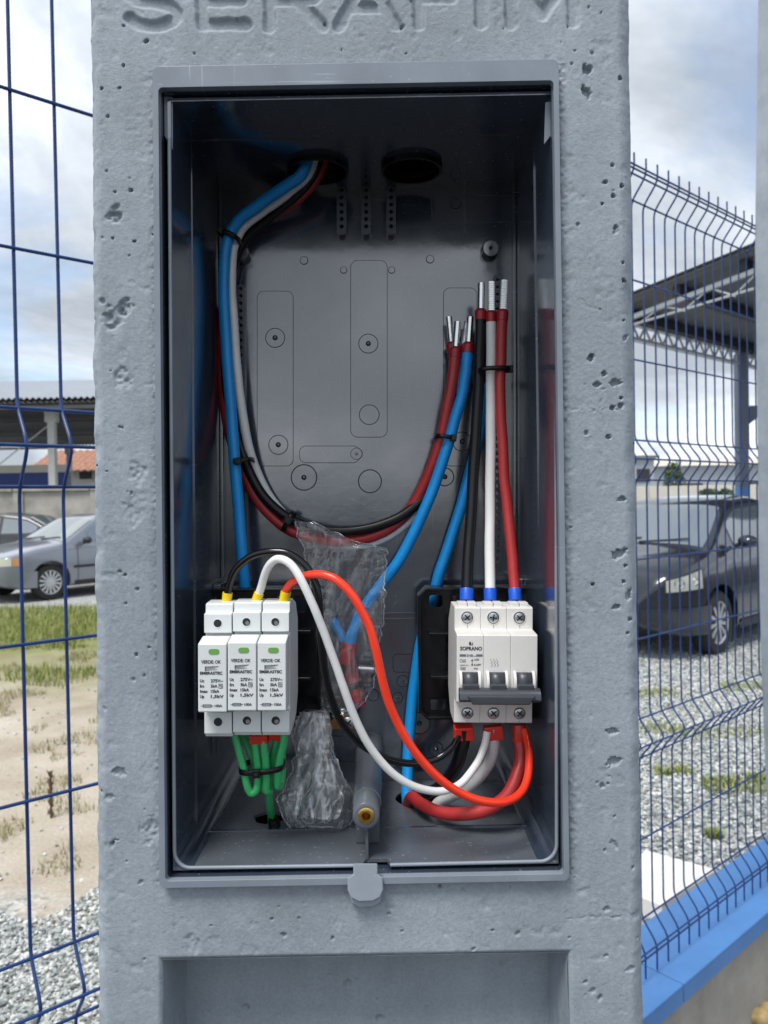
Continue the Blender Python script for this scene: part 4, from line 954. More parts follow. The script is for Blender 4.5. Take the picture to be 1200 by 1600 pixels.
# ------------------------------------------------------------------ clear plastic bags
def film(name, milky=.10, gloss=.5, base=.05, rough=.09):
    m = bpy.data.materials.new(name); m.use_nodes = True
    n, l = m.node_tree.nodes, m.node_tree.links; n.clear()
    out = n.new('ShaderNodeOutputMaterial'); tr = n.new('ShaderNodeBsdfTransparent'); gl = n.new('ShaderNodeBsdfGlossy'); df = n.new('ShaderNodeBsdfTranslucent'); d2 = n.new('ShaderNodeBsdfDiffuse')
    gl.inputs['Roughness'].default_value = rough; gl.inputs['Color'].default_value = (.95, .97, 1, 1)
    df.inputs['Color'].default_value = (.93, .95, .97, 1); d2.inputs['Color'].default_value = (.93, .95, .97, 1)
    tr.inputs['Color'].default_value = (.97, .975, .98, 1)
    tc = n.new('ShaderNodeTexCoord'); mpp = n.new('ShaderNodeMapping'); mpp.inputs['Scale'].default_value = (150, 150, 26); mpp.inputs['Rotation'].default_value = (0, .25, 0); l.new(tc.outputs['Object'], mpp.inputs[0])
    ns = n.new('ShaderNodeTexNoise'); ns.inputs['Scale'].default_value = 1; ns.inputs['Detail'].default_value = 4; ns.inputs['Distortion'].default_value = 1.2
    l.new(mpp.outputs[0], ns.inputs['Vector'])
    mr = n.new('ShaderNodeMapRange'); mr.inputs['From Min'].default_value = .53; mr.inputs['From Max'].default_value = .72; mr.inputs['To Min'].default_value = milky * .55; mr.inputs['To Max'].default_value = milky * 5
    l.new(ns.outputs['Fac'], mr.inputs['Value'])
    bp = n.new('ShaderNodeBump'); bp.inputs['Strength'].default_value = .18; bp.inputs['Distance'].default_value = .002
    l.new(ns.outputs['Fac'], bp.inputs['Height'])
    l.new(bp.outputs[0], gl.inputs['Normal'])
    md = n.new('ShaderNodeMixShader'); md.inputs[0].default_value = .5; l.new(df.outputs[0], md.inputs[1]); l.new(d2.outputs[0], md.inputs[2])
    m1 = n.new('ShaderNodeMixShader'); l.new(mr.outputs[0], m1.inputs[0]); l.new(tr.outputs[0], m1.inputs[1]); l.new(md.outputs[0], m1.inputs[2])
    lw = n.new('ShaderNodeLayerWeight'); lw.inputs['Blend'].default_value = .35; l.new(bp.outputs[0], lw.inputs['Normal'])
    ml = n.new('ShaderNodeMath'); ml.operation = 'MULTIPLY_ADD'; ml.inputs[1].default_value = gloss; ml.inputs[2].default_value = base; l.new(lw.outputs['Fresnel'], ml.inputs[0])
    m2 = n.new('ShaderNodeMixShader'); l.new(ml.outputs[0], m2.inputs[0]); l.new(m1.outputs[0], m2.inputs[1]); l.new(gl.outputs[0], m2.inputs[2])
    l.new(m2.outputs[0], out.inputs[0]); return m
M['film'] = film('clear_film', .06, .35, .04, .06); M['film2'] = film('crumpled_film', .60, .35, .09, .2); M['weld'] = film('film_weld', .5, .5, .3, .15)
def ridged(x, y, seed): return 1 - np.abs(2 * fbm(x, y, seed, 3) - 1) * 2.2
def bag(name, label, rows, Y, thick, amp, seed, m, nu=90, nv=150, fold=1.0):
    """rows: (py, px left, px right): a flattened bag, front and back films"""
    t = thing(name, label, 'plastic bag', P((rows[-1][1] + rows[-1][2]) / 2, rows[-1][0], Y))
    ry = [r[0] for r in rows]
    for k, (sd, sgn) in enumerate(((seed, -1), (seed + 9, 1))):
        V_ = np.linspace(ry[0], ry[-1], nv); U = np.linspace(0, 1, nu)
        UU, VV = np.meshgrid(U, V_)
        L = np.interp(VV, ry, [r[1] for r in rows]); Rr = np.interp(VV, ry, [r[2] for r in rows])
        L = L + (fbm(VV / 9, VV * 0, sd, 3) - .5) * 9; Rr = Rr + (fbm(VV / 9, VV * 0 + 5, sd, 3) - .5) * 9
        PX = L + UU * (Rr - L)
        puff = np.sin(np.pi * UU) ** .6 * np.interp(VV, [ry[0], ry[0] + (ry[-1] - ry[0]) * .3, ry[-1] - 12, ry[-1]], thick)
        cr = ridged(PX / 44 + VV / 120, VV / 130, sd) * .65 + ridged(PX / 26 + VV / 60, VV / 90 - PX / 60, sd + 3) * .30 + ridged(PX / 12 - VV / 50, VV / 60, sd + 5) * .05
        YY = Y + sgn * puff + (cr - .4) * amp * sgn * (.35 + .65 * np.sin(np.pi * UU) ** .5)
        PY = VV + (fbm(PX / 12, VV / 12, sd + 8, 2) - .5) * 6
        pts = [[P(PX[i, j], PY[i, j], YY[i, j]) for j in range(nu)] for i in range(nv)]
        MB().grid(pts).build('film', M[m], t, smooth=True)
        if sgn < 0:
            for e0, e1 in ((pts, -1), (pts, 0)):
                MB().grid([[r_[e1] + Vector((d_, -.0004, 0)) for d_ in (-.0005, .0005)] for r_ in e0]).build('weld', M['weld'], t, smooth=True)
            MB().grid([[q + Vector((0, -.0004, d_)) for q in pts[-1]] for d_ in (-.0006, .0006)]).build('weld', M['weld'], t, smooth=True)
    return t
bag('plastic_bag', 'clear crumpled plastic bag tied round the blue wire ends, with red ferrules inside', [(815, 462, 490), (848, 470, 560), (856, 476, 603), (900, 484, 602), (960, 486, 600), (1000, 490, 594), (1040, 494, 588), (1070, 497, 582), (1095, 500, 570), (1120, 500, 545)], .578, (.002, .005, .007, .004), .0030, 5, 'film')
bag('plastic_bag', 'clear crumpled plastic bag slumped on the box floor beside the screw tube', [(1112, 470, 512), (1130, 462, 516), (1152, 457, 520), (1178, 463, 520), (1200, 456, 530), (1228, 447, 545), (1250, 431, 553), (1272, 440, 552), (1292, 452, 545)], .528, (.004, .009, .018, .010), .0065, 22, 'film2')
bag('plastic_bag', 'small folded clear bag packed inside the slumped plastic bag', [(1205, 470, 515), (1235, 468, 525), (1262, 474, 520), (1284, 478, 518)], .531, (.003, .008, .009, .003), .005, 41, 'film', 50, 70)
t = thing('connector_sleeve', 'loose red connector sleeve at the bottom of the hanging clear bag', 'connector', P(560, 1095, .592))
MB().lathe(P(552, 1078, .592), P(563, 1106, .590) - P(552, 1078, .592), [(0, .0052), (.010, .0056), (.0135, .0050), (.0135, .0030), (.002, .0028)], 18, caps=False).build('sleeve_body', M['fer_red'], t, smooth=True)
t = thing('metal_pin', 'bare metal ferrule pin sticking out of the hanging clear bag', 'ferrule', P(575, 1045, .60))
MB().lathe(P(560, 1044, .600), P(586, 1046, .600) - P(560, 1044, .600), [(0, .0026), (.0125, .0026), (.0125, .0020), (.004, .0018)], 16, caps=False).build('pin_body', M['tin'], t, smooth=True)

# ------------------------------------------------------------------ ground
def ground_mat():
    m, n, l, b = new_mat('ground_mix'); b.inputs['Roughness'].default_value = .9; b.inputs['Specular IOR Level'].default_value = .2
    tc = n.new('ShaderNodeTexCoord'); ob = tc.outputs['Object']
    sp = n.new('ShaderNodeSeparateXYZ'); l.new(ob, sp.inputs[0])
    def noise(s, d=5, r=.6):
        t = n.new('ShaderNodeTexNoise'); t.inputs['Scale'].default_value = s; t.inputs['Detail'].default_value = d; t.inputs['Roughness'].default_value = r; l.new(ob, t.inputs['Vector']); return t.outputs['Fac']
    def ramp(f, *pts):
        r = n.new('ShaderNodeValToRGB'); e = r.color_ramp.elements
        e[0].position = pts[0][0]; e[0].color = (*pts[0][1], 1); e[1].position = pts[-1][0]; e[1].color = (*pts[-1][1], 1)
        for p, c in pts[1:-1]: k = e.new(p); k.color = (*c, 1)
        l.new(f, r.inputs[0]); return r.outputs[0]
    def mth(op, a, c=None):
        q = n.new('ShaderNodeMath'); q.operation = op; q.use_clamp = False
        for i, v in enumerate((a, c)):
            if v is None: continue
            if isinstance(v, (int, float)): q.inputs[i].default_value = v
            else: l.new(v, q.inputs[i])
        return q.outputs[0]
    def mr(f, a, c, d=0., e=1.):
        q = n.new('ShaderNodeMapRange'); q.inputs['From Min'].default_value = a; q.inputs['From Max'].default_value = c; q.inputs['To Min'].default_value = d; q.inputs['To Max'].default_value = e
        l.new(f, q.inputs['Value']); return q.outputs[0]
    def mix(f, a, c, mode='MIX'):
        q = n.new('ShaderNodeMix'); q.data_type = 'RGBA'; q.blend_type = mode
        if isinstance(f, float): q.inputs['Factor'].default_value = f
        else: l.new(f, q.inputs['Factor'])
        l.new(a, q.inputs['A']); l.new(c, q.inputs['B']); return q.outputs['Result']
    vo = n.new('ShaderNodeTexVoronoi'); vo.inputs['Scale'].default_value = 42; l.new(ob, vo.inputs['Vector'])
    cs = n.new('ShaderNodeSeparateXYZ'); l.new(vo.outputs['Color'], cs.inputs[0])
    grav = ramp(cs.outputs[0], (.0, (.18, .185, .18)), (.35, (.33, .34, .33)), (.7, (.46, .47, .455)), (1., (.60, .61, .58)))
    sand = ramp(noise(1.6, 8), (.3, (.34, .285, .22)), (.5, (.45, .395, .32)), (.7, (.54, .495, .425)))
    sand = mix(.5, sand, ramp(noise(70, 4, .8), (.35, (.55, .52, .48)), (.65, (1.2, 1.2, 1.2))), 'MULTIPLY')
    soil = ramp(noise(3.2, 6), (.35, (.22, .20, .11)), (.55, (.22, .24, .09)), (.75, (.36, .32, .24)))
    y = mth('ADD', sp.outputs[1], mth('MULTIPLY', mth('SUBTRACT', noise(1.3, 5), .5), 1.1))
    left = mr(mth('ADD', sp.outputs[0], mth('MULTIPLY', sp.outputs[1], .02)), .35, .15)
    ms = mth('MULTIPLY', mth('MULTIPLY', mr(y, 2.85, 3.05), mr(y, 11.2, 10.4)), left)
    mg = mth('MULTIPLY', mth('MULTIPLY', mr(y, 5.6, 8.2), mr(y, 11.2, 10.6)), left)
    c = mix(ms, grav, sand); c = mix(mg, c, soil)
    side = mth('ADD', mth('MULTIPLY', sp.outputs[0], -.657), mth('MULTIPLY', sp.outputs[1], .754))
    dark_ground = ramp(noise(40, 6, .7), (.3, (.035, .035, .036)), (.7, (.085, .083, .08)))  # added dark ground, unseen behind the camera, dims reflections in the box
    c = mix(mr(side, .75, .55), c, dark_ground)
    l.new(c, b.inputs['Base Color'])
    bp = n.new('ShaderNodeBump'); bp.inputs['Strength'].default_value = .9; bp.inputs['Distance'].default_value = .012
    hh = mth('ADD', mth('MULTIPLY', vo.outputs['Distance'], mth('SUBTRACT', 1., ms)), mth('MULTIPLY', noise(24, 5), ms))
    l.new(hh, bp.inputs['Height']); l.new(bp.outputs[0], b.inputs['Normal'])
    return m
M['ground'] = ground_mat()
mb = MB(); mb.add([(-400, -200, 0), (400, -200, 0), (400, 700, 0), (-400, 700, 0)], [(0, 1, 2, 3)])
struct(mb.build('ground', M['ground']))

# crushed stone near the fence, real pieces
def gravel(name, label, pts, rmin, rmax, seed, z0=0.):
    rng = np.random.RandomState(seed)
    bm = bmesh.new(); bmesh.ops.create_icosphere(bm, subdivisions=1, radius=1)
    bv = np.array([v.co[:] for v in bm.verts]); bf = np.array([[v.index for v in f.verts] for f in bm.faces]); bm.free()
    n = len(pts); k = len(bv)
    sc = rng.uniform(rmin, rmax, (n, 1, 1)) * np.stack([rng.uniform(.7, 1.25, n), rng.uniform(.6, 1.1, n), rng.uniform(.38, .75, n)], -1)[:, None, :]
    jit = rng.uniform(.66, 1.28, (n, k, 1))
    v = bv[None] * jit * sc
    a = rng.uniform(0, 6.28, n); b = rng.normal(0, .45, n)
    ca, sa, cb, sb = np.cos(a), np.sin(a), np.cos(b), np.sin(b)
    x, y, z = v[..., 0], v[..., 1], v[..., 2]
    y, z = y * cb[:, None] - z * sb[:, None], y * sb[:, None] + z * cb[:, None]
    x, y = x * ca[:, None] - y * sa[:, None], x * sa[:, None] + y * ca[:, None]
    v = np.stack([x + pts[:, 0:1], y + pts[:, 1:2], z + z0 + rng.uniform(.0, rmax * .8, (n, 1))], -1).reshape(-1, 3)
    f = (bf[None] + (np.arange(n) * k)[:, None, None]).reshape(-1, 3)
    me = bpy.data.meshes.new(name)
    me.vertices.add(len(v)); me.vertices.foreach_set('co', v.ravel())
    me.loops.add(f.size); me.loops.foreach_set('vertex_index', f.ravel().astype(np.int32))
    me.polygons.add(len(f)); me.polygons.foreach_set('loop_start', np.arange(0, f.size, 3, dtype=np.int32))
    me.polygons.foreach_set('use_smooth', np.zeros(len(f), bool))
    me.update(calc_edges=True)
    return stuff(link(name, me, M['stone']), label, 'gravel')
def stone_mat():
    m, n, l, b = new_mat('crushed_stone'); b.inputs['Roughness'].default_value = .8
    g = n.new('ShaderNodeNewGeometry'); r = n.new('ShaderNodeValToRGB'); e = r.color_ramp.elements
    e[0].color = (.13, .145, .14, 1); e[1].color = (.70, .70, .66, 1)
    for p, c in ((.3, (.29, .315, .305)), (.6, (.42, .445, .435)), (.85, (.56, .57, .55))): k = e.new(p); k.color = (*c, 1)
    l.new(g.outputs['Random Per Island'], r.inputs[0])
    tc = n.new('ShaderNodeTexCoord'); t = n.new('ShaderNodeTexNoise'); t.inputs['Scale'].default_value = 120; l.new(tc.outputs['Object'], t.inputs['Vector'])
    mx = n.new('ShaderNodeMix'); mx.data_type = 'RGBA'; mx.blend_type = 'OVERLAY'; mx.inputs['Factor'].default_value = .5
    l.new(r.outputs[0], mx.inputs['A']); l.new(t.outputs['Fac'], mx.inputs['B']); l.new(mx.outputs['Result'], b.inputs['Base Color'])
    return m
M['stone'] = stone_mat()
FD = Vector((.754, .657, 0)).normalized(); FN = Vector((-FD.y, FD.x, 0)); FC = 1.048
rng = np.random.RandomState(8)
def scatter(n, x0, x1, y0, y1, test):
    p = np.stack([rng.uniform(x0, x1, n), rng.uniform(y0, y1, n)], -1); return p[test(p[:, 0], p[:, 1])]
beyond = lambda x, y: FN.x * x + FN.y * y > FC + .115
pl_ = scatter(52000, -2.2, .3, 1.2, 3.5, lambda x, y: beyond(x, y) & (x / y < -.2) & (x / y > -.72) & (y < 2.95 + (vnoise(x * 3, y * 3, 5) - .5) * .7))
gravel('gravel', 'pale crushed stone spread along the fence beside the sandy strip', pl_, .0045, .0115, 3)
pr_ = scatter(120000, .5, 5.2, 2.0, 8.0, lambda x, y: beyond(x, y) & (x / y > .24) & (x / y < .62) & (rng.rand(len(x)) < np.clip(1.25 - y / 9, .4, 1)))
gravel('gravel', 'pale crushed stone of the yard in front of the parked dark car', pr_, .007, .0145, 4)
# stray stones on the sand
pst = scatter(500, -3.2, -.6, 2.8, 6.5, lambda x, y: (x / y < -.3) & (x / y > -.66))
gravel('gravel', 'small stray pebbles scattered on the bare sandy ground', pst, .004, .012, 6)

# grass and weeds
def blades(name, label, pts, h0, h1, w, seed, m, lean=.5):
    rng = np.random.RandomState(seed); n = len(pts)
    h = rng.uniform(h0, h1, n); a = rng.uniform(0, 6.28, n); ln = rng.uniform(.1, lean, n) * h; wd = w * rng.uniform(.6, 1.3, n)
    dx, dy = np.cos(a), np.sin(a); ox, oy = -dy, dx
    def pt(t, s): 
        k = wd * (1 - t) * s
        return np.stack([pts[:, 0] + dx * ln * t ** 2 + ox * k, pts[:, 1] + dy * ln * t ** 2 + oy * k, h * t * (1 - .15 * t)], -1)
    v = np.stack([pt(0, -1), pt(0, 1), pt(.5, -.9), pt(.5, .9), pt(1, 0)], 1).reshape(-1, 3)
    f = np.array([[0, 1, 3], [0, 3, 2], [2, 3, 4]])[None] + (np.arange(n) * 5)[:, None, None]
    f = f.reshape(-1, 3); me = bpy.data.meshes.new(name)
    me.vertices.add(len(v)); me.vertices.foreach_set('co', v.ravel())
    me.loops.add(f.size); me.loops.foreach_set('vertex_index', f.ravel().astype(np.int32))
    me.polygons.add(len(f)); me.polygons.foreach_set('loop_start', np.arange(0, f.size, 3, dtype=np.int32)); me.update(calc_edges=True)
    return stuff(link(name, me, m), label, 'grass')
def grass_mat(name, c0, c1, c2):
    m, n, l, b = new_mat(name); b.inputs['Roughness'].default_value = .6
    g = n.new('ShaderNodeNewGeometry'); r = n.new('ShaderNodeValToRGB'); e = r.color_ramp.elements
    e[0].color = (*c0, 1); e[1].color = (*c2, 1); k = e.new(.5); k.color = (*c1, 1)
    l.new(g.outputs['Random Per Island'], r.inputs[0]); l.new(r.outputs[0], b.inputs['Base Color'])
    b.inputs['Subsurface Weight'].default_value = 0
    return m
M['grass'] = grass_mat('green_grass', (.12, .17, .03), (.23, .28, .06), (.42, .41, .16))
M['drygrass'] = grass_mat('dry_grass', (.16, .19, .05), (.28, .25, .11), (.40, .34, .20))
pg = scatter(60000, -9, -1.5, 6.2, 11.6, lambda x, y: (x / y < -.30) & (x / y > -.70) & (vnoise(x * 1.3, y * 1.3, 4) * .5 + vnoise(x * 4, y * 4, 9) * .35 + np.clip((y - 5.6) / 5.0, 0, 1) * .55 > .60 + rng.rand(len(x)) * .16))
blades('grass', 'green grass in front of the silver car', pg, .03, .13, .006, 5, M['grass'])
pg = scatter(60000, -5.4, -.8, 3.1, 8.0, lambda x, y: (x / y < -.30) & (x / y > -.70) & (vnoise(x * 1.6, y * 1.6, 14) * .55 + vnoise(x * 5, y * 5, 19) * .4 + (y - 4.5) * .035 > .60))
blades('grass', 'thin patchy dry grass on the sandy ground', pg, .015, .065, .003, 6, M['drygrass'], .9)
pg = np.concatenate([scatter(400, G(px, py).x - sx, G(px, py).x + sx, G(px, py).y - sy, G(px, py).y + sy, lambda x, y: rng.rand(len(x)) < .9) for px, py, sx, sy in
     ((1140, 1148, .35, .10), (1015, 1142, .22, .1), (1150, 1235, .16, .07), (1130, 1225, .1, .05), (1050, 1208, .1, .05), (1165, 1075, .2, .12), (1015, 1085, .2, .1), (1115, 1310, .03, .03), (1195, 1220, .1, .06))])
blades('grass', 'low green weeds growing through the crushed stone', pg, .012, .06, .006, 7, M['grass'], .9)
t = thing('dry_stalk', 'dry brown stalk standing alone on the sand', 'plant', G(80, 1278))
b0 = G(80, 1278); M['stalk'] = mat('dry_stalk_brown', (.10, .065, .04), .8)
MB().tube([b0 + Vector((.004 * math.sin(i * 2.1), 0, .225 * i / 14)) for i in range(15)], [.006 + .003 * (i % 3) for i in range(15)], 6).build('stem', M['stalk'], t, smooth=True)
mb = MB()
for i in range(26):
    q = b0 + Vector((0, 0, .05 + .175 * i / 26)); a = i * 2.4
    mb.tube([q, q + Vector((math.cos(a) * .011, math.sin(a) * .011, .008)), q + Vector((math.cos(a) * .016, math.sin(a) * .016, .018))], [.003, .003, .001], 5)
mb.build('seed_head', M['stalk'], t)

# ------------------------------------------------------------------ low wall with blue coping, wire fence
wc = FC - .004
def FP(s, n_, z): return FN * n_ + FD * s + Vector((0, 0, z))
def ray_s(px, n_=FC):
    d = CM @ Vector(((px - 600) / FPX, 0, -1)); k = n_ / (FN.x * d.x + FN.y * d.y); p = d * k
    return p.dot(FD)
CT_Z = .308
low = thing('low_wall', 'low rendered grey wall with blue painted coping under the wire fence', 'wall', FP(1.5, wc, 0))
MB().box((-2.2, wc - .085, -.1), (5.2, wc + .085, CT_Z - .05), FP).build('wall_body', M['wall'], low, bev=.004)
js = (FP(0, 0, 0) + G(1085, 1545, CT_Z)).dot(FD)
edges = [-2.2, js - 2.0, js - 1.0, js, js + 1.0, js + 2.0, js + 3.0, 5.2]
for a, b in zip(edges[:-1], edges[1:]):
    MB().box((a + .0015, wc - .105, CT_Z - .05), (b - .0015, wc + .105, CT_Z), FP).build('coping_slab', M['coping'], low, bev=.004, seg=2)
rel = [.749, .549, .349, .146, .0455, -.156, -.3575, -.5606, -.66, -.868, -1.07]
folds = [.7985, .0957, -.6103, -1.119]
def voff(z):
    o = 0
    if z > folds[0] or z < folds[3]: return .042
    for f in folds: o = max(o, .042 * max(0., 1 - abs(z - f) / .052))
    return o
def panel(label, s0, count, dz, hs0, hs1, group='blue welded wire fence panels'):
    t = thing('wire_fence', label, 'fence', FP(s0, FC, CAM_Z - 1.185 + dz), group)
    zs = [-1.185 + i * .0125 for i in range(int((.852 + 1.185) / .0125) + 1)]
    path = [FP(s0, FC - voff(z), CAM_Z + z + dz) for z in zs]
    # round the bends off
    sm = [path[0]] + [path[i] * .5 + (path[i - 1] + path[i + 1]) * .25 for i in range(1, len(path) - 1)] + [path[-1]]
    w0 = MB().tube(sm, .0024, 8).build('vertical_wire', M['fence'], t, smooth=True)
    for k in range(1, count):
        c = w0.copy(); COL.objects.link(c); c.location = FD * (.0545 * k)
    hz = [(z, 0.) for z in rel] + [(f, .042) for f in folds] + [(.808, .042), (.784, .042), (-1.132, .042)]
    for z, o in hz:
        MB().tube([FP(hs0, FC - o - .0042 * (1 if o == 0 else 1), CAM_Z + z + dz), FP(hs1, FC - o - .0042, CAM_Z + z + dz)], .0024, 8).build('horizontal_wire', M['fence'], t, smooth=True)
    return t
sl = ray_s(31); sr = ray_s(1011)
sp_r = ray_s(1184, FC)
nl = 30
panel('blue welded wire fence panel on the grassy side of the concrete post', sl - .0545 * 25, 32, -.017, sl - 1.40, sl + .34)
panel('blue welded wire fence panel in front of the parked dark car', sr - .0545 * 11, int((sp_r - sr) / .0545) + 12, 0., sr - .62, sp_r + .02)
# next post along the fence
np_ = thing('fence_post', 'slim grey concrete post at the far end of the wire fence panel', 'post', FP(sp_r + .1, FC - .02, 0))
s0 = ray_s(1184, FC - .05)
mb = MB(); rows = []
for z, a, w in ((-.2, .07, .20), (.3, .05, .20), (.97, .006, .20), (1.2, .0, .20), (2.15, -.002, .20), (2.24, -.003, .19), (2.6, .020, .17), (3.1, .048, .15)):
    rows.append([FP(s0 + a, FC - .19, z), FP(s0 + a + w, FC - .19, z), FP(s0 + a + w, FC - .05, z), FP(s0 + a, FC - .05, z), FP(s0 + a, FC - .19, z)])
mb.grid(rows); mb.add(rows[-1][:4], [(0, 1, 2, 3)])
mb.build('shaft', M['concrete'], np_, bev=.006, ang=50)
# white slab lying on the stone, yellow stones at the foot of the wall
t = thing('concrete_slab', 'white concrete slab lying on the crushed stone behind the fence', 'slab', G(1040, 1400))
q = [G(960, 1400), G(1022, 1425), G(1118, 1365), G(1020, 1328)]; q = [Vector((p.x, p.y, .0)) for p in q]
top = .075
q2 = [G(955, 1380, top), G(1034, 1414, top), G(1120, 1358, top), G(1008, 1327, top)]
MB().hexa([Vector((p.x, p.y, .0)) for p in q2] + q2).build('slab_body', M['slab'], t, bev=.006)
M['ystone'] = mat('yellow_stone', (.42, .30, .13), .7, var=.3, vscale=30, bump=.3, bscale=60)
for k, (px, py, r_, lab) in enumerate(((1186, 1592, .028, 'rounded yellow stone at the foot of the low wall'), (1198, 1580, .024, 'pale yellow stone wedged behind the rounded one by the wall'))):
    g = G(px, py + 6); bm = bmesh.new(); bmesh.ops.create_icosphere(bm, subdivisions=3, radius=1)
    for v in bm.verts:
        d = v.co.copy(); f = 1 + .25 * (float(vnoise(d.x * 2 + 3 * k, d.y * 2 + d.z, 4)) - .5) + .2 * (float(vnoise(d.z * 2, d.x * 3 + k, 6)) - .5)
        v.co = Vector((d.x * r_ * 1.25 * f, d.y * r_ * f, d.z * r_ * .85 * f)) + Vector((g.x, g.y, r_ * .7))
    me = bpy.data.meshes.new('yellow_stone'); bm.to_mesh(me); bm.free(); me.polygons.foreach_set('use_smooth', [True] * len(me.polygons))
    tag(link('yellow_stone', me, M['ystone']), lab, 'stone')

# ------------------------------------------------------------------ cars
def paint(name, col, metal=.3, rough=.28):
    m = mat(name, col, rough, metal=metal, coat=.8, var=.05, vscale=3)
    m.node_tree.nodes['Principled BSDF'].inputs['Coat Roughness'].default_value = .06; return m
M['p_silver'] = paint('silver_grey_paint', (.26, .28, .32), .55)
M['p_dark'] = paint('dark_grey_paint', (.020, .023, .029), .2, .18)
M['p_dark2'] = paint('charcoal_paint', (.03, .033, .036), .2)
M['glass'] = mat('car_glass', (.10, .125, .13), .04, spec=1.0); M['glass'].node_tree.nodes['Principled BSDF'].inputs['IOR'].default_value = 2.2
M['rubber'] = mat('tyre_rubber', (.018, .018, .019), .8)
M['alloy'] = mat('alloy_rim', (.55, .56, .58), .35, metal=.7)
M['trim'] = mat('black_trim', (.02, .02, .022), .55)
M['lamp'] = mat('headlamp_lens', (.62, .62, .50), .12, spec=.8)
M['chrome'] = mat('chrome', (.75, .76, .76), .12, metal=1); M['clear'] = mat('lamp_lens_grey', (.42, .43, .38), .1, spec=1.)
M['amber'] = mat('amber_lens', (.60, .30, .12), .2)
def interp(x, pts):
    return float(np.interp(x, [p[0] for p in pts], [p[1] for p in pts]))
def car(name, label, top, plan, belt, zb, axles, wheel_r, anchor, yaw, pm, opt):
    """top: centre-line height along x; plan: half width along x; anchor: (local point, world point) on the ground"""
    ca, sa = math.cos(yaw), math.sin(yaw); lp, wp = anchor
    org = Vector((wp[0] - (lp[0] * ca - lp[1] * sa), wp[1] - (lp[0] * sa + lp[1] * ca), 0))
    T = lambda x, y, z: org + Vector((x * ca - y * sa, x * sa + y * ca, z))
    t = thing(name, label, 'car', org)
    top = sorted(top); plan = sorted(plan); x0, x1 = top[0][0], top[-1][0]
    xs_f = np.linspace(x0, x1, 400); tz_ = np.interp(xs_f, *zip(*top)); ker = np.hanning(25); ker /= ker.sum()
    tzs = np.convolve(np.pad(tz_, 12, 'edge'), ker, 'valid')
    pw = np.interp(xs_f, *zip(*plan)); pws = np.convolve(np.pad(pw, 12, 'edge'), ker, 'valid')
    def top_(x): return float(np.interp(x, xs_f, tzs))
    def wid(x): return float(np.interp(x, xs_f, pws))
    def zbot(x): return zb + .16 * max(0, (abs(x - (x0 + x1) / 2) - (x1 - x0) / 2 + .55) / .55) ** 2
    def bel(x): return interp(x, belt)
    def rc(x): return min(.085, max(.03, (top_(x) - zbot(x)) * .12))
    def Yw(x, z):
        w = wid(x); b = bel(x)
        y = w * (1 - .035 * ((z - .52) / .4) ** 2)
        if z > b: y = w * (1 - .035 * ((b - .52) / .4) ** 2) - .012 - (z - b) * .42
        return y
    def section(x, side_n=16, top_n=9):
        zt = top_(x) - rc(x); z0_ = zbot(x); out = []
        for i in range(side_n + 1):
            z = z0_ + (zt - z0_) * i / side_n; y = Yw(x, z)
            if i == 0: y *= .93
            out.append((y, z))
        ys = Yw(x, zt)
        for i in range(1, top_n + 1):
            qq = math.cos(math.pi / 2 * i / top_n); out.append((ys * qq, top_(x) - rc(x) * (1 - math.sqrt(max(0, 1 - qq ** 4)))))
        return out
    xs = [x0 + (x1 - x0) * (.5 - .5 * math.cos(math.pi * i / 90)) * .35 + (x1 - x0) * .65 * i / 90 for i in range(91)]
    mb = MB(); loops = []
    for x in xs:
        s_ = section(x); full = [(y, z) for y, z in s_] + [(-y, z) for y, z in reversed(s_[:-1])]
        loops.append([T(x, y, z) for y, z in full])
    n = len(loops[0])
    vs_ = [p for lp_ in loops for p in lp_]; fs = []
    for i in range(len(xs) - 1):
        for j in range(n): fs.append((i * n + j, i * n + (j + 1) % n, (i + 1) * n + (j + 1) % n, (i + 1) * n + j))
    fs.append(tuple(range(n))); fs.append(tuple(range((len(xs) - 1) * n, len(xs) * n)))
    mb.add(vs_, fs)
    body = mb.build('body', M[pm], t, smooth=True)
    cut = MB()
    for ax in axles:
        for s_ in (-1, 1):
            w = wid(ax); cut.lathe(T(ax, s_ * (w - .26), wheel_r + .01), T(0, s_, 0) - T(0, 0, 0), [(0, wheel_r * 1.17), (.5, wheel_r * 1.17)], 32)
    co = cut.build('tmp_cut', M['trim']); md = body.modifiers.new('b', 'BOOLEAN'); md.object = co; md.operation = 'DIFFERENCE'; md.solver = 'EXACT'
    dg = bpy.context.evaluated_depsgraph_get(); me = bpy.data.meshes.new_from_object(body.evaluated_get(dg)); body.modifiers.clear(); body.data = me; me.name = 'body'
    bpy.data.objects.remove(co)
    def side_patch(nm, xa, xb, zlo, zhi, m, off=.006, sides=(-1, 1), nx=10, nz=6, parent=None):
        """zlo, zhi: functions of x"""
        for s_ in sides:
            rows = []
            for i in range(nx + 1):
                x = xa + (xb - xa) * i / nx; a, b = zlo(x), zhi(x)
                rows.append([T(x, s_ * (Yw(x, a + (b - a) * j / nz) + off), a + (b - a) * j / nz) for j in range(nz + 1)])
            MB().grid(rows).build(nm, M[m], parent or t, smooth=True)
    def top_patch(nm, xa, xb, qm, m, off=.006, q0=None):
        rows = []
        for i in range(13):
            x = xa + (xb - xa) * i / 12; ys = Yw(x, top_(x) - rc(x)); row = []
            for j in range(21):
                q_ = (-qm if q0 is None else q0) + (qm - (-qm if q0 is None else q0)) * j / 20
                row.append(T(x + off * .6 * (1 if xa > 0 else -1), q_ * ys, top_(x) - rc(x) * (1 - math.sqrt(max(0, 1 - q_ ** 4))) + off))
            rows.append(row)
        MB().grid(rows).build(nm, M[m], t, smooth=True)
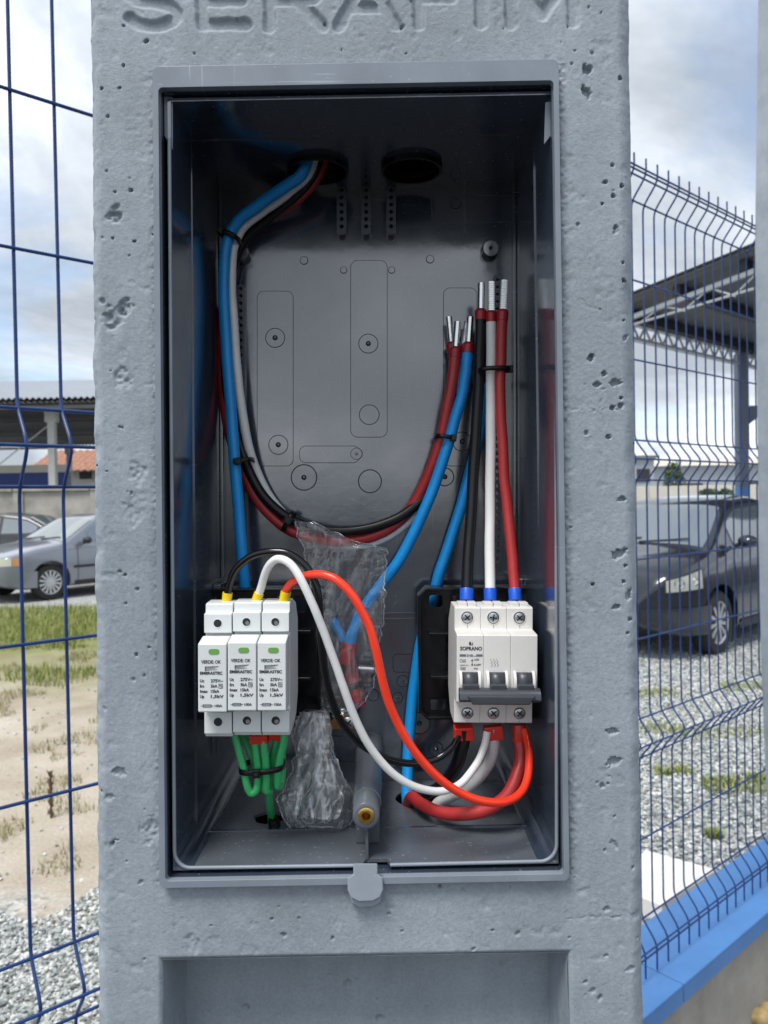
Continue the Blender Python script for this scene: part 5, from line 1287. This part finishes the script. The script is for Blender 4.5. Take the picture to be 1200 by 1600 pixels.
    top_patch('windscreen', opt['ws'][0], opt['ws'][1], .90, 'glass')
    top_patch('rear_window', opt['rw'][0], opt['rw'][1], .88, 'glass')
    for xa, xb in opt['win']:
        side_patch('side_window', xa, xb, lambda x: bel(x) + .03, lambda x: max(bel(x) + .035, top_(x) - rc(x) - .035), 'glass')
    for x in opt['seams']:
        side_patch('door_seam', x - .006, x + .006, lambda q_: zbot(q_) + .08, lambda q_: bel(q_) + .01, 'trim', .003, nx=1, nz=12)
    side_patch('sill_trim', axles[1] + .42, axles[0] - .42, lambda x: zbot(x) + .005, lambda x: zbot(x) + .09, opt.get('sill', 'trim'), .008)
    if opt.get('strip'): side_patch('side_moulding', axles[1] + .40, axles[0] - .40, lambda x: .50, lambda x: .545, 'trim', .012)
    hx = opt['head']
    side_patch('headlamp', hx[0], hx[1], lambda x: hx[2] + (hx[1] - x) * hx[4], lambda x: hx[3] + (hx[1] - x) * hx[5], opt.get('lens', 'lamp'), .010, nx=12)
    if opt.get('bulbs'):
        for s_ in (-1, 1):
            for xc, zc_, rr_ in ((1.92, .715, .052), (1.77, .745, .050)):
                c0 = T(xc, s_ * (Yw(xc, zc_) + .012), zc_); e = (T(xc + .2, s_ * (Yw(xc, zc_) + .30), zc_) - T(xc, s_ * Yw(xc, zc_), zc_)).normalized()
                lb = MB().lathe(c0 - e * .01, e, [(0, rr_), (.012, rr_), (.013, rr_ * .86), (.004, rr_ * .6), (.002, .0)], 22, caps=False).build('lamp_reflector', M['chrome'], t, smooth=True)
                MB().lathe(c0 - e * .006, e, [(0, .016), (.012, .014), (.016, .006)], 12).build('bulb', M['lamp'], lb, smooth=True)
        side_patch('lamp_bezel', hx[0] - .015, hx[1] + .012, lambda x: hx[2] - .012 + (hx[1] - x) * hx[4], lambda x: hx[3] + .012 + (hx[1] - x) * hx[5], 'trim', .006, nx=12)
    if opt.get('amber'):
        side_patch('indicator', hx[0] - .16, hx[0] - .01, lambda x: hx[2], lambda x: hx[3], 'amber', .010, nx=4)
    side_patch('bumper', x1 - .62, x1 - .01, lambda x: zbot(x) + .03, lambda x: .50, opt.get('bump', pm), .022, nx=14)
    side_patch('rear_lamp', x0 + .03, x0 + .3, lambda x: .70, lambda x: .85, 'amber', .010, nx=8)
    # front: grille and lower intake across the nose
    for nm, zc, hh, wf, m_ in (('grille', opt['gr'][0], opt['gr'][1], .62, 'trim'), ('air_intake', .33, .06, .75, 'trim'), ('number_plate', .47, .055, .3, 'alloy')):
        wn_ = wid(x1 - .04) * wf; c0 = T(x1 - .10, -wn_, zc - hh); 
        MB().hexa([T(x1 - .10, -wn_, zc - hh), T(x1 + .012, -wn_, zc - hh), T(x1 + .012, wn_, zc - hh), T(x1 - .10, wn_, zc - hh), T(x1 - .12, -wn_ * .96, zc + hh), T(x1 + .008, -wn_ * .96, zc + hh), T(x1 + .008, wn_ * .96, zc + hh), T(x1 - .12, wn_ * .96, zc + hh)]).build(nm, M[m_], t, bev=.01)
    for ax in axles:
        for s_ in (-1, 1):
            w = wid(ax); e = (T(0, s_, 0) - T(0, 0, 0)).normalized(); o = T(ax, s_ * (w - .20), wheel_r)
            wh = MB().lathe(o, e, [(0, wheel_r * .66), (.0, wheel_r * .93), (.03, wheel_r), (.15, wheel_r), (.18, wheel_r * .93), (.185, wheel_r * .70), (.17, wheel_r * .66)], 36, caps=False).build('tyre', M['rubber'], t, smooth=True)
            MB().lathe(o, e, [(.08, wheel_r * .66), (.081, .05), (.082, .02)], 32).build('wheel_back', M['trim'], wh, smooth=True)
            mb = MB(); mb.lathe(o, e, [(.10, wheel_r * .61), (.165, wheel_r * .63), (.178, wheel_r * .69), (.165, wheel_r * .70), (.10, wheel_r * .68)], 36, caps=False)
            mb.lathe(o, e, [(.12, .05), (.168, .05), (.175, .035), (.178, .0)], 18, caps=False)
            up = Vector((0, 0, 1)); sd_ = e.cross(up); ns = opt['spokes']
            for k in range(ns):
                a = 2 * math.pi * k / ns; d = up * math.cos(a) + sd_ * math.sin(a); pp = e.cross(d)
                p0, p1 = o + e * .150 + d * .035, o + e * .150 + d * wheel_r * .64
                w0, w1 = .012, .020
                mb.hexa([p0 - pp * w0, p0 + pp * w0, p1 + pp * w1, p1 - pp * w1, p0 - pp * w0 + e * .022, p0 + pp * w0 + e * .022, p1 + pp * w1 + e * .018, p1 - pp * w1 + e * .018])
            mb.build('rim', M['alloy'], wh, smooth=False)
    for s_ in (-1, 1):
        mx_, mz = opt['mir']; y = Yw(mx_, bel(mx_))
        bm = bmesh.new(); bmesh.ops.create_icosphere(bm, subdivisions=2, radius=1)
        mb = MB(); mb.add([T(mx_ + v.co.x * .07 * (1.3 if v.co.x > 0 else .6), s_ * (y + .11 + v.co.y * .10), mz + v.co.z * .062) for v in bm.verts], [tuple(v.index for v in f.verts) for f in bm.faces]); bm.free()
        mo = mb.build('mirror', M[opt.get('mirm', pm)], t, smooth=True)
        MB().tube([T(mx_, s_ * (y - .02), mz - .05), T(mx_, s_ * (y + .06), mz - .02)], .022, 8).build('mirror_stalk', M['trim'], mo)
        for hx_ in opt['handles']:
            yy = Yw(hx_, bel(hx_) - .08); MB().box((hx_ - .09, s_ * (yy + .002), bel(hx_) - .10), (hx_ + .09, s_ * (yy + .030), bel(hx_) - .065), T).build('door_handle', M[opt.get('mirm', pm)], t, bev=.008)
    wx = opt['ws'][0]
    for yy in (.05, -.45):
        MB().tube([T(wx - .01 * i, yy + .07 * i, top_(wx - .01 * i) + .015) for i in range(8)], .008, 6).build('wiper', M['trim'], t)
    return t
plan_a = [(-2.16, .60), (-2.05, .76), (-1.7, .82), (-.5, .84), (1.2, .835), (1.7, .80), (1.95, .73), (2.08, .64), (2.14, .52)]
gw = G(82, 938)
car('parked_car', 'silver grey older sedan parked on the stone beyond the grass', [(-2.16, .62), (-2.1, .86), (-2.0, .93), (-1.45, .97), (-.95, 1.33), (-.5, 1.40), (.1, 1.395), (.35, 1.34), (1.02, .955), (1.5, .885), (1.95, .78), (2.08, .70), (2.14, .52)],
    plan_a, [(-2.2, .88), (-1, .91), (.6, .89), (1.1, .86), (2.2, .70)], .20, (1.28, -1.22), .295, ((1.28, .84), (gw.x, gw.y)), R(234), 'p_silver',
    dict(ws=(1.00, .38), rw=(-1.42, -.98), win=((-.35, .56), (-1.08, -.42)), seams=(.80, -.38), head=(1.90, 2.10, .60, .72, 0, 0), amber=True, gr=(.65, .05), spokes=14, mir=(.66, .96), handles=(-.25,), strip=True, bump='p_silver', mirm='trim'))
gw2 = P(84, 870, 17.0); 
car('parked_car', 'black sedan parked behind the silver car, against the boundary wall', [(-2.2, .62), (-2.14, .88), (-2.0, .98), (-1.5, 1.02), (-.85, 1.36), (-.3, 1.43), (.3, 1.41), (.5, 1.36), (1.15, .98), (1.6, .90), (2.0, .78), (2.12, .66), (2.2, .5)],
    plan_a, [(-2.2, .93), (-1, .94), (.6, .92), (1.1, .89), (2.2, .70)], .20, (1.3, -1.26), .30, ((-1.5, .84), (gw2.x, gw2.y)), R(180), 'p_dark2',
    dict(ws=(1.12, .52), rw=(-1.46, -.88), win=((-.25, .66), (-1.1, -.32)), seams=(.9, -.3), head=(1.85, 2.12, .58, .72, 0, 0), gr=(.65, .05), spokes=10, mir=(.75, .99), handles=(-.2, -.95)))
gw3 = G(1131, 1024)
car('parked_car', 'dark grey sedan with clear headlamps parked facing along the wire fence', [(-2.2, .62), (-2.14, .92), (-2.0, 1.04), (-1.5, 1.08), (-.85, 1.42), (-.1, 1.52), (.5, 1.49), (.72, 1.44), (1.42, 1.03), (1.7, .96), (1.98, .84), (2.10, .72), (2.18, .50)],
    [(-2.2, .60), (-2.05, .78), (-1.7, .84), (-.5, .86), (1.2, .86), (1.6, .83), (1.85, .76), (2.02, .65), (2.12, .52), (2.18, .40)], [(-2.2, 1.0), (-1, .99), (.6, .96), (1.2, .93), (2.2, .72)], .20, (1.33, -1.27), .305, ((1.33, .86), (gw3.x, gw3.y)), R(223.3), 'p_dark',
    dict(ws=(1.40, .75), rw=(-1.46, -.88), win=((-.25, .90), (-1.1, -.32)), seams=(1.0, -.28), head=(1.66, 2.02, .64, .745, .06, .24), lens='clear', bulbs=True, gr=(.62, .06), spokes=11, mir=(.92, 1.06), handles=(-.15, -1.0)))

# ------------------------------------------------------------------ far left: boundary wall, open shed, tiled house
M['oldwall'] = mat('weathered_block_wall', (.36, .345, .31), .9, var=.35, vscale=1.6, bump=.4, bscale=20)
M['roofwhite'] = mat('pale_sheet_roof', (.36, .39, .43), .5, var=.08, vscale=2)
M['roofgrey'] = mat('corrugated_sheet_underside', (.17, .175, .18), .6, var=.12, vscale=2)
M['column'] = mat('pale_column', (.50, .50, .49), .7, var=.08, vscale=3)
M['bluewall'] = mat('dark_blue_sheet', (.015, .045, .20), .5, var=.08, vscale=3)
M['cream'] = mat('cream_render', (.58, .55, .48), .8, var=.08, vscale=2)
M['tile'] = mat('clay_roof_tile', (.34, .17, .11), .8, var=.45, vscale=6, bump=.3, bscale=20)
M['plaster'] = mat('grey_plaster', (.42, .41, .39), .85, var=.15, vscale=2)
M['steel'] = mat('galvanised_steel', (.50, .53, .55), .5, metal=.3)
M['bsteel'] = mat('blue_grey_steel_column', (.16, .19, .24), .5, var=.1, vscale=2)
M['dark'] = mat('dark_opening', (.03, .03, .035), .7)
wt = P(60, 762, 20).z
t = thing('boundary_wall', 'weathered grey block wall behind the silver and black cars', 'wall', (-8, 20, 0))
MB().box((-26, 20, 0), (1.5, 20.22, wt - .10)).build('wall_body', M['oldwall'], t)
for k in range(14):
    x = -25.5 + k * 2.0
    MB().box((x - .12, 19.95, 0), (x + .12, 20.27, wt - .1)).build('pilaster', M['oldwall'], t)
    MB().box((x - .12, 19.92, wt - .10), (x + 1.85, 20.30, wt)).build('coping', M['oldwall'], t, bev=.02)
t = thing('open_shed', 'long open shed with pale corrugated roof on slender columns behind the wall', 'shed', (-12, 30, 0))
ez = P(70, 622, 23).z; rz = P(70, 596, 31).z
def corr(xa, xb, ya, za, yb, zb_, nm, m, sub_n):
    mb = MB(); rows = []; n = int((xb - xa) / .045)
    for y, z in ((ya, za), ((ya + yb) / 2, (za + zb_) / 2), (yb, zb_)):
        rows.append([(xa + (xb - xa) * i / n, y + (xa + (xb - xa) * i / n) * .0, z + .04 * math.sin(i * 1.57)) for i in range(n + 1)])
    mb.grid(rows); return mb.build(nm, M[m], t, smooth=True)
corr(-24, 1.5, 23, ez, 31, rz, 'roof_sheet', 'roofwhite', 0)
corr(-24, 1.5, 31, rz, 39, ez, 'roof_sheet', 'roofwhite', 0)
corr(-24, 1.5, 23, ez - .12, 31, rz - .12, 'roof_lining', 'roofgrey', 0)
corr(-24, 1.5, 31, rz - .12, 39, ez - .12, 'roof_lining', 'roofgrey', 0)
for k in range(9):
    y = 23.2 + k * 1.95; z = ez - .24 + (rz - ez) * (1 - abs(y - 31) / 8)
    MB().box((-24, y - .05, z - .1), (1.5, y + .05, z)).build('purlin', M['roofgrey'], t)
cx = P(82, 700, 24).x
for k in range(-2, 4):
    for y in (24, 38):
        x = cx + k * 5.2
        MB().box((x - .11, y - .11, 0), (x + .11, y + .11, ez - .1)).build('column', M['column'], t, bev=.02)
        MB().box((x - .18, y - .14, ez - .62), (x + .18, y + .14, ez - .1)).build('column_head', M['column'], t, bev=.02)
        if y == 24: MB().cyl((x - .1, 24, ez - .7), (x - 2.6, 24.0, ez - 2.6), .02, n=6).build('tie_rod', M['steel'], t)
t = thing('hoarding', 'dark blue sheet hoarding under a cream beam, behind the boundary wall', 'hoarding', (-14, 27, 0))
z1 = P(30, 757 - 18, 27).z; z2 = P(30, 727, 27).z
xr = P(104, 745, 27).x
for k in range(10):
    MB().box((xr - 1.6 * (k + 1), 27, 0), (xr - 1.6 * k - .02, 27.08, z1)).build('sheet', M['bluewall'], t)
MB().box((xr - 16, 26.9, z1), (xr + .1, 27.15, z2)).build('beam', M['cream'], t)
t = thing('tiled_house', 'small grey house with a red clay tile roof beyond the shed', 'house', (-17, 46, 0))
hz0 = P(120, 733, 44).z; hz1 = P(100, 706, 47).z
xa, xb = P(108, 740, 44).x, P(108, 740, 44).x + 9
MB().box((xa, 44, 0), (xb, 50, hz0 + .1)).build('wall', M['plaster'], t)
MB().add([(xa, 44, hz0 + .1), (xa, 50, hz0 + .1), (xa, 47, hz1 - .1), (xa + .2, 44, hz0 + .1), (xa + .2, 50, hz0 + .1), (xa + .2, 47, hz1 - .1)], [(0, 1, 2), (3, 5, 4), (0, 2, 5, 3), (1, 4, 5, 2)]).build('gable', M['plaster'], t)
for s_ in (-1, 1):
    mb = MB(); rows = []; n = int((xb - xa + 3.2) / .1)
    for i in range(10):
        f = i / 9; y = 47 + s_ * 3.6 * (1 - f) * 1.0; z = hz0 - .12 + (hz1 - hz0 + .12) * f
        rows.append([(xa - 2.2 * (1) + (xb - xa + 3.2) * j / n, y, z + .04 * math.sin(j * 1.57) + (.05 if i % 2 else 0)) for j in range(n + 1)])
    mb.grid(rows).build('roof_slope', M['tile'], t, solid=.08)
wxp = P(134, 742, 44)
wi = MB().box((wxp.x - .35, 43.95, wxp.z - .25), (wxp.x + .35, 44.02, wxp.z + .25)).build('window', M['dark'], t)
MB().box((wxp.x - .42, 43.90, wxp.z - .33), (wxp.x + .42, 43.99, wxp.z - .25)).build('sill', M['plaster'], wi)

# ------------------------------------------------------------------ far right: canopy, lattice beam, far buildings
def KP(px, py, Y): return P(px, py, Y)
A = P(958, 492, 11.0)
cn = thing('steel_canopy', 'steel canopy with a grey sheet roof on trusses, seen from below over the yard', 'canopy', Vector((A.x + 4, A.y, 0)))
EL = FD.copy(); EU = Vector((FD.y, -FD.x, 0))
slope = .145
def CP(e, u, h=0.): return A + EL * e + EU * u + Vector((0, 0, u * slope + h))
def corr2(e0, e1, u0, u1, h, nm, m):
    n = int((e1 - e0) / .06); rows = []
    for u in (u0, (u0 + u1) / 2, u1): rows.append([CP(e0 + (e1 - e0) * i / n, u, h + .03 * math.sin(i * 1.57)) for i in range(n + 1)])
    MB().grid(rows).build(nm, M[m], cn, smooth=True)
corr2(-.15, 14, -.25, 6.5, .16, 'roof_sheet', 'roofwhite')
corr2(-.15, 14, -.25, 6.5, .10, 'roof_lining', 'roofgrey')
for k in range(8):
    u = .1 + k * .86; MB().box((0, u - .05, -.08), (14, u + .05, .06), CP).build('purlin', M['trim'], cn)
for e in (.05, 4.4, 8.8):
    MB().box((e - .03, 0, -.15), (e + .03, 6.4, -.09), CP).build('truss_chord', M['steel'], cn)
    MB().tube([CP(e, .2, -.22), CP(e, 6.4, -.62)], .018, 6).build('truss_chord', M['steel'], cn)
    for k in range(9):
        u = .4 + k * .66; lo = -.22 - .40 * (u - .2) / 6.2
        MB().tube([CP(e, u, lo), CP(e, u + .33, -.12)], .014, 6).build('truss_web', M['steel'], cn)
        MB().tube([CP(e, u + .33, -.12), CP(e, u + .66, lo - .07)], .014, 6).build('truss_web', M['steel'], cn)
# eave lattice beam
for h in (-.06, -.28):
    MB().box((.0, -.04, h - .02), (14, .04, h + .02), CP).build('beam_chord', M['steel'], cn)
for k in range(40):
    e = k * .34
    MB().tube([CP(e, 0, -.27), CP(e + .17, 0, -.07)], .018, 6).build('beam_web', M['steel'], cn)
    MB().tube([CP(e + .17, 0, -.07), CP(e + .34, 0, -.27)], .018, 6).build('beam_web', M['steel'], cn)
# steel column on the eave line
def e_at(px):
    best = min(range(0, 1400), key=lambda i: abs(proj(CP(i * .01, 0))[0] - px)); return best * .01
def proj(p):
    d = CM.transposed() @ (p - Vector((0, 0, CAM_Z))); return (600 + FPX * d.x / -d.z, 800 - FPX * d.y / -d.z)
ec = e_at(1157)
for e in (ec, ec + 6.0):
    b = CP(e, 0, 0); cw = .09
    MB().box((b.x - cw, b.y - cw, 0.9), (b.x + cw, b.y + cw, b.z - .1)).build('column', M['bsteel'], cn, bev=.01)
    MB().box((b.x - cw - .003, b.y - cw - .003, 0), (b.x + cw + .003, b.y + cw + .003, 1.66)).build('column_foot', M['coping'], cn, bev=.01)
    MB().hexa([Vector((b.x + cw, b.y - .03, 2.75)), Vector((b.x + cw + .28, b.y - .03, 2.95)), Vector((b.x + cw + .28, b.y + .03, 2.95)), Vector((b.x + cw, b.y + .03, 2.75)), Vector((b.x + cw, b.y - .03, 3.1)), Vector((b.x + cw + .28, b.y - .03, 3.1)), Vector((b.x + cw + .28, b.y + .03, 3.1)), Vector((b.x + cw, b.y + .03, 3.1))]).build('bracket_plate', M['bsteel'], cn)
t = thing('boundary_wall', 'long low beige wall beyond the dark car', 'wall', (14, 26, 0))
wz = P(1060, 759, 26).z
for k in range(12): MB().box((5 + k * 2, 26, 0), (6.98 + k * 2, 26.2, wz)).build('wall_panel', M['cream'], t, bev=.01)
t = thing('warehouse', 'long pale warehouse with a low white roof beyond the beige wall', 'building', (26, 48, 0))
za, zb2 = P(1080, 750, 46).z, P(1080, 728, 46).z; zc = P(1080, 716, 52).z
MB().box((13, 46, 0), (44, 58, zb2)).build('wall', M['roofwhite'], t)
MB().add([(12.6, 45.6, zb2), (44.5, 45.6, zb2), (44.5, 52, zc), (12.6, 52, zc), (12.6, 58.4, zb2), (44.5, 58.4, zb2)], [(0, 1, 2, 3), (3, 2, 5, 4), (0, 3, 4), (1, 5, 2)]).build('roof', M['cream'], t)
for k in range(9):
    MB().box((14.4 + k * 3.3, 45.95, za - .9), (15.8 + k * 3.3, 46.02, za - .2)).build('window', M['dark'], t)
t = thing('white_shed', 'small white building at the end of the beige wall', 'building', (16, 38, 0))
x0_ = P(985, 740, 36).x; x1_ = P(1022, 740, 36).x
zt = P(1000, 716, 36).z
MB().box((x0_ - 4, 36, 0), (x1_, 41, zt)).build('wall', M['roofwhite'], t)
MB().box((x0_ - 4.2, 35.8, zt), (x1_ + .2, 41.2, zt + .12)).build('roof', M['roofgrey'], t)
MB().box((x0_ + .3, 35.95, zt - 1.1), (x0_ + .9, 36.02, zt - .5)).build('window', M['dark'], t)
# shrubs above the wall
def shrub(label, px, py, Y, r_, h, seed, m='grass', n=900, trunk=True):
    c = P(px, py, Y); rg = np.random.RandomState(seed)
    t = thing('shrub', label, 'shrub', (c.x, c.y, 0))
    d = rg.normal(size=(n, 3)); d /= np.linalg.norm(d, axis=1)[:, None]; rad = rg.uniform(.35, 1, n) ** .6
    lump = .75 + .5 * vnoise(d[:, 0] * 2.5 + seed, d[:, 2] * 2.5 + d[:, 1], seed)
    p = d * (rad * lump)[:, None] * np.array([r_, r_, h]) + np.array([c.x, c.y, c.z])
    mb = MB()
    for q in p:
        a = Vector(rg.normal(size=3)).normalized() * (r_ * .16); b = Vector(rg.normal(size=3)).normalized() * (r_ * .10); v = Vector(q)
        mb.add([v - a, v + b, v + a, v - b], [(0, 1, 2, 3)])
    mb.build('crown', M[m], t)
    mb = MB()
    for k in range(4):
        a = k * 1.6; mb.tube([(c.x, c.y, 0), (c.x + .1 * math.cos(a), c.y + .1 * math.sin(a), c.z * .5), (c.x + r_ * .5 * math.cos(a), c.y + r_ * .5 * math.sin(a), c.z)], [.06, .04, .02], 6)
    mb.build('trunk', M['stalk'], t, smooth=True)
M['leaf'] = grass_mat('shrub_leaf', (.02, .05, .012), (.04, .09, .02), (.09, .14, .04))
shrub('small green tree beyond the beige wall', 1052, 750, 30, .45, .7, 3, 'leaf')
shrub('dark rounded bush behind the roof of the dark car', 1110, 776, 20, .30, .22, 5, 'leaf')
shrub('second dark bush beside the steel column', 1133, 776, 20, .24, .22, 6, 'leaf')
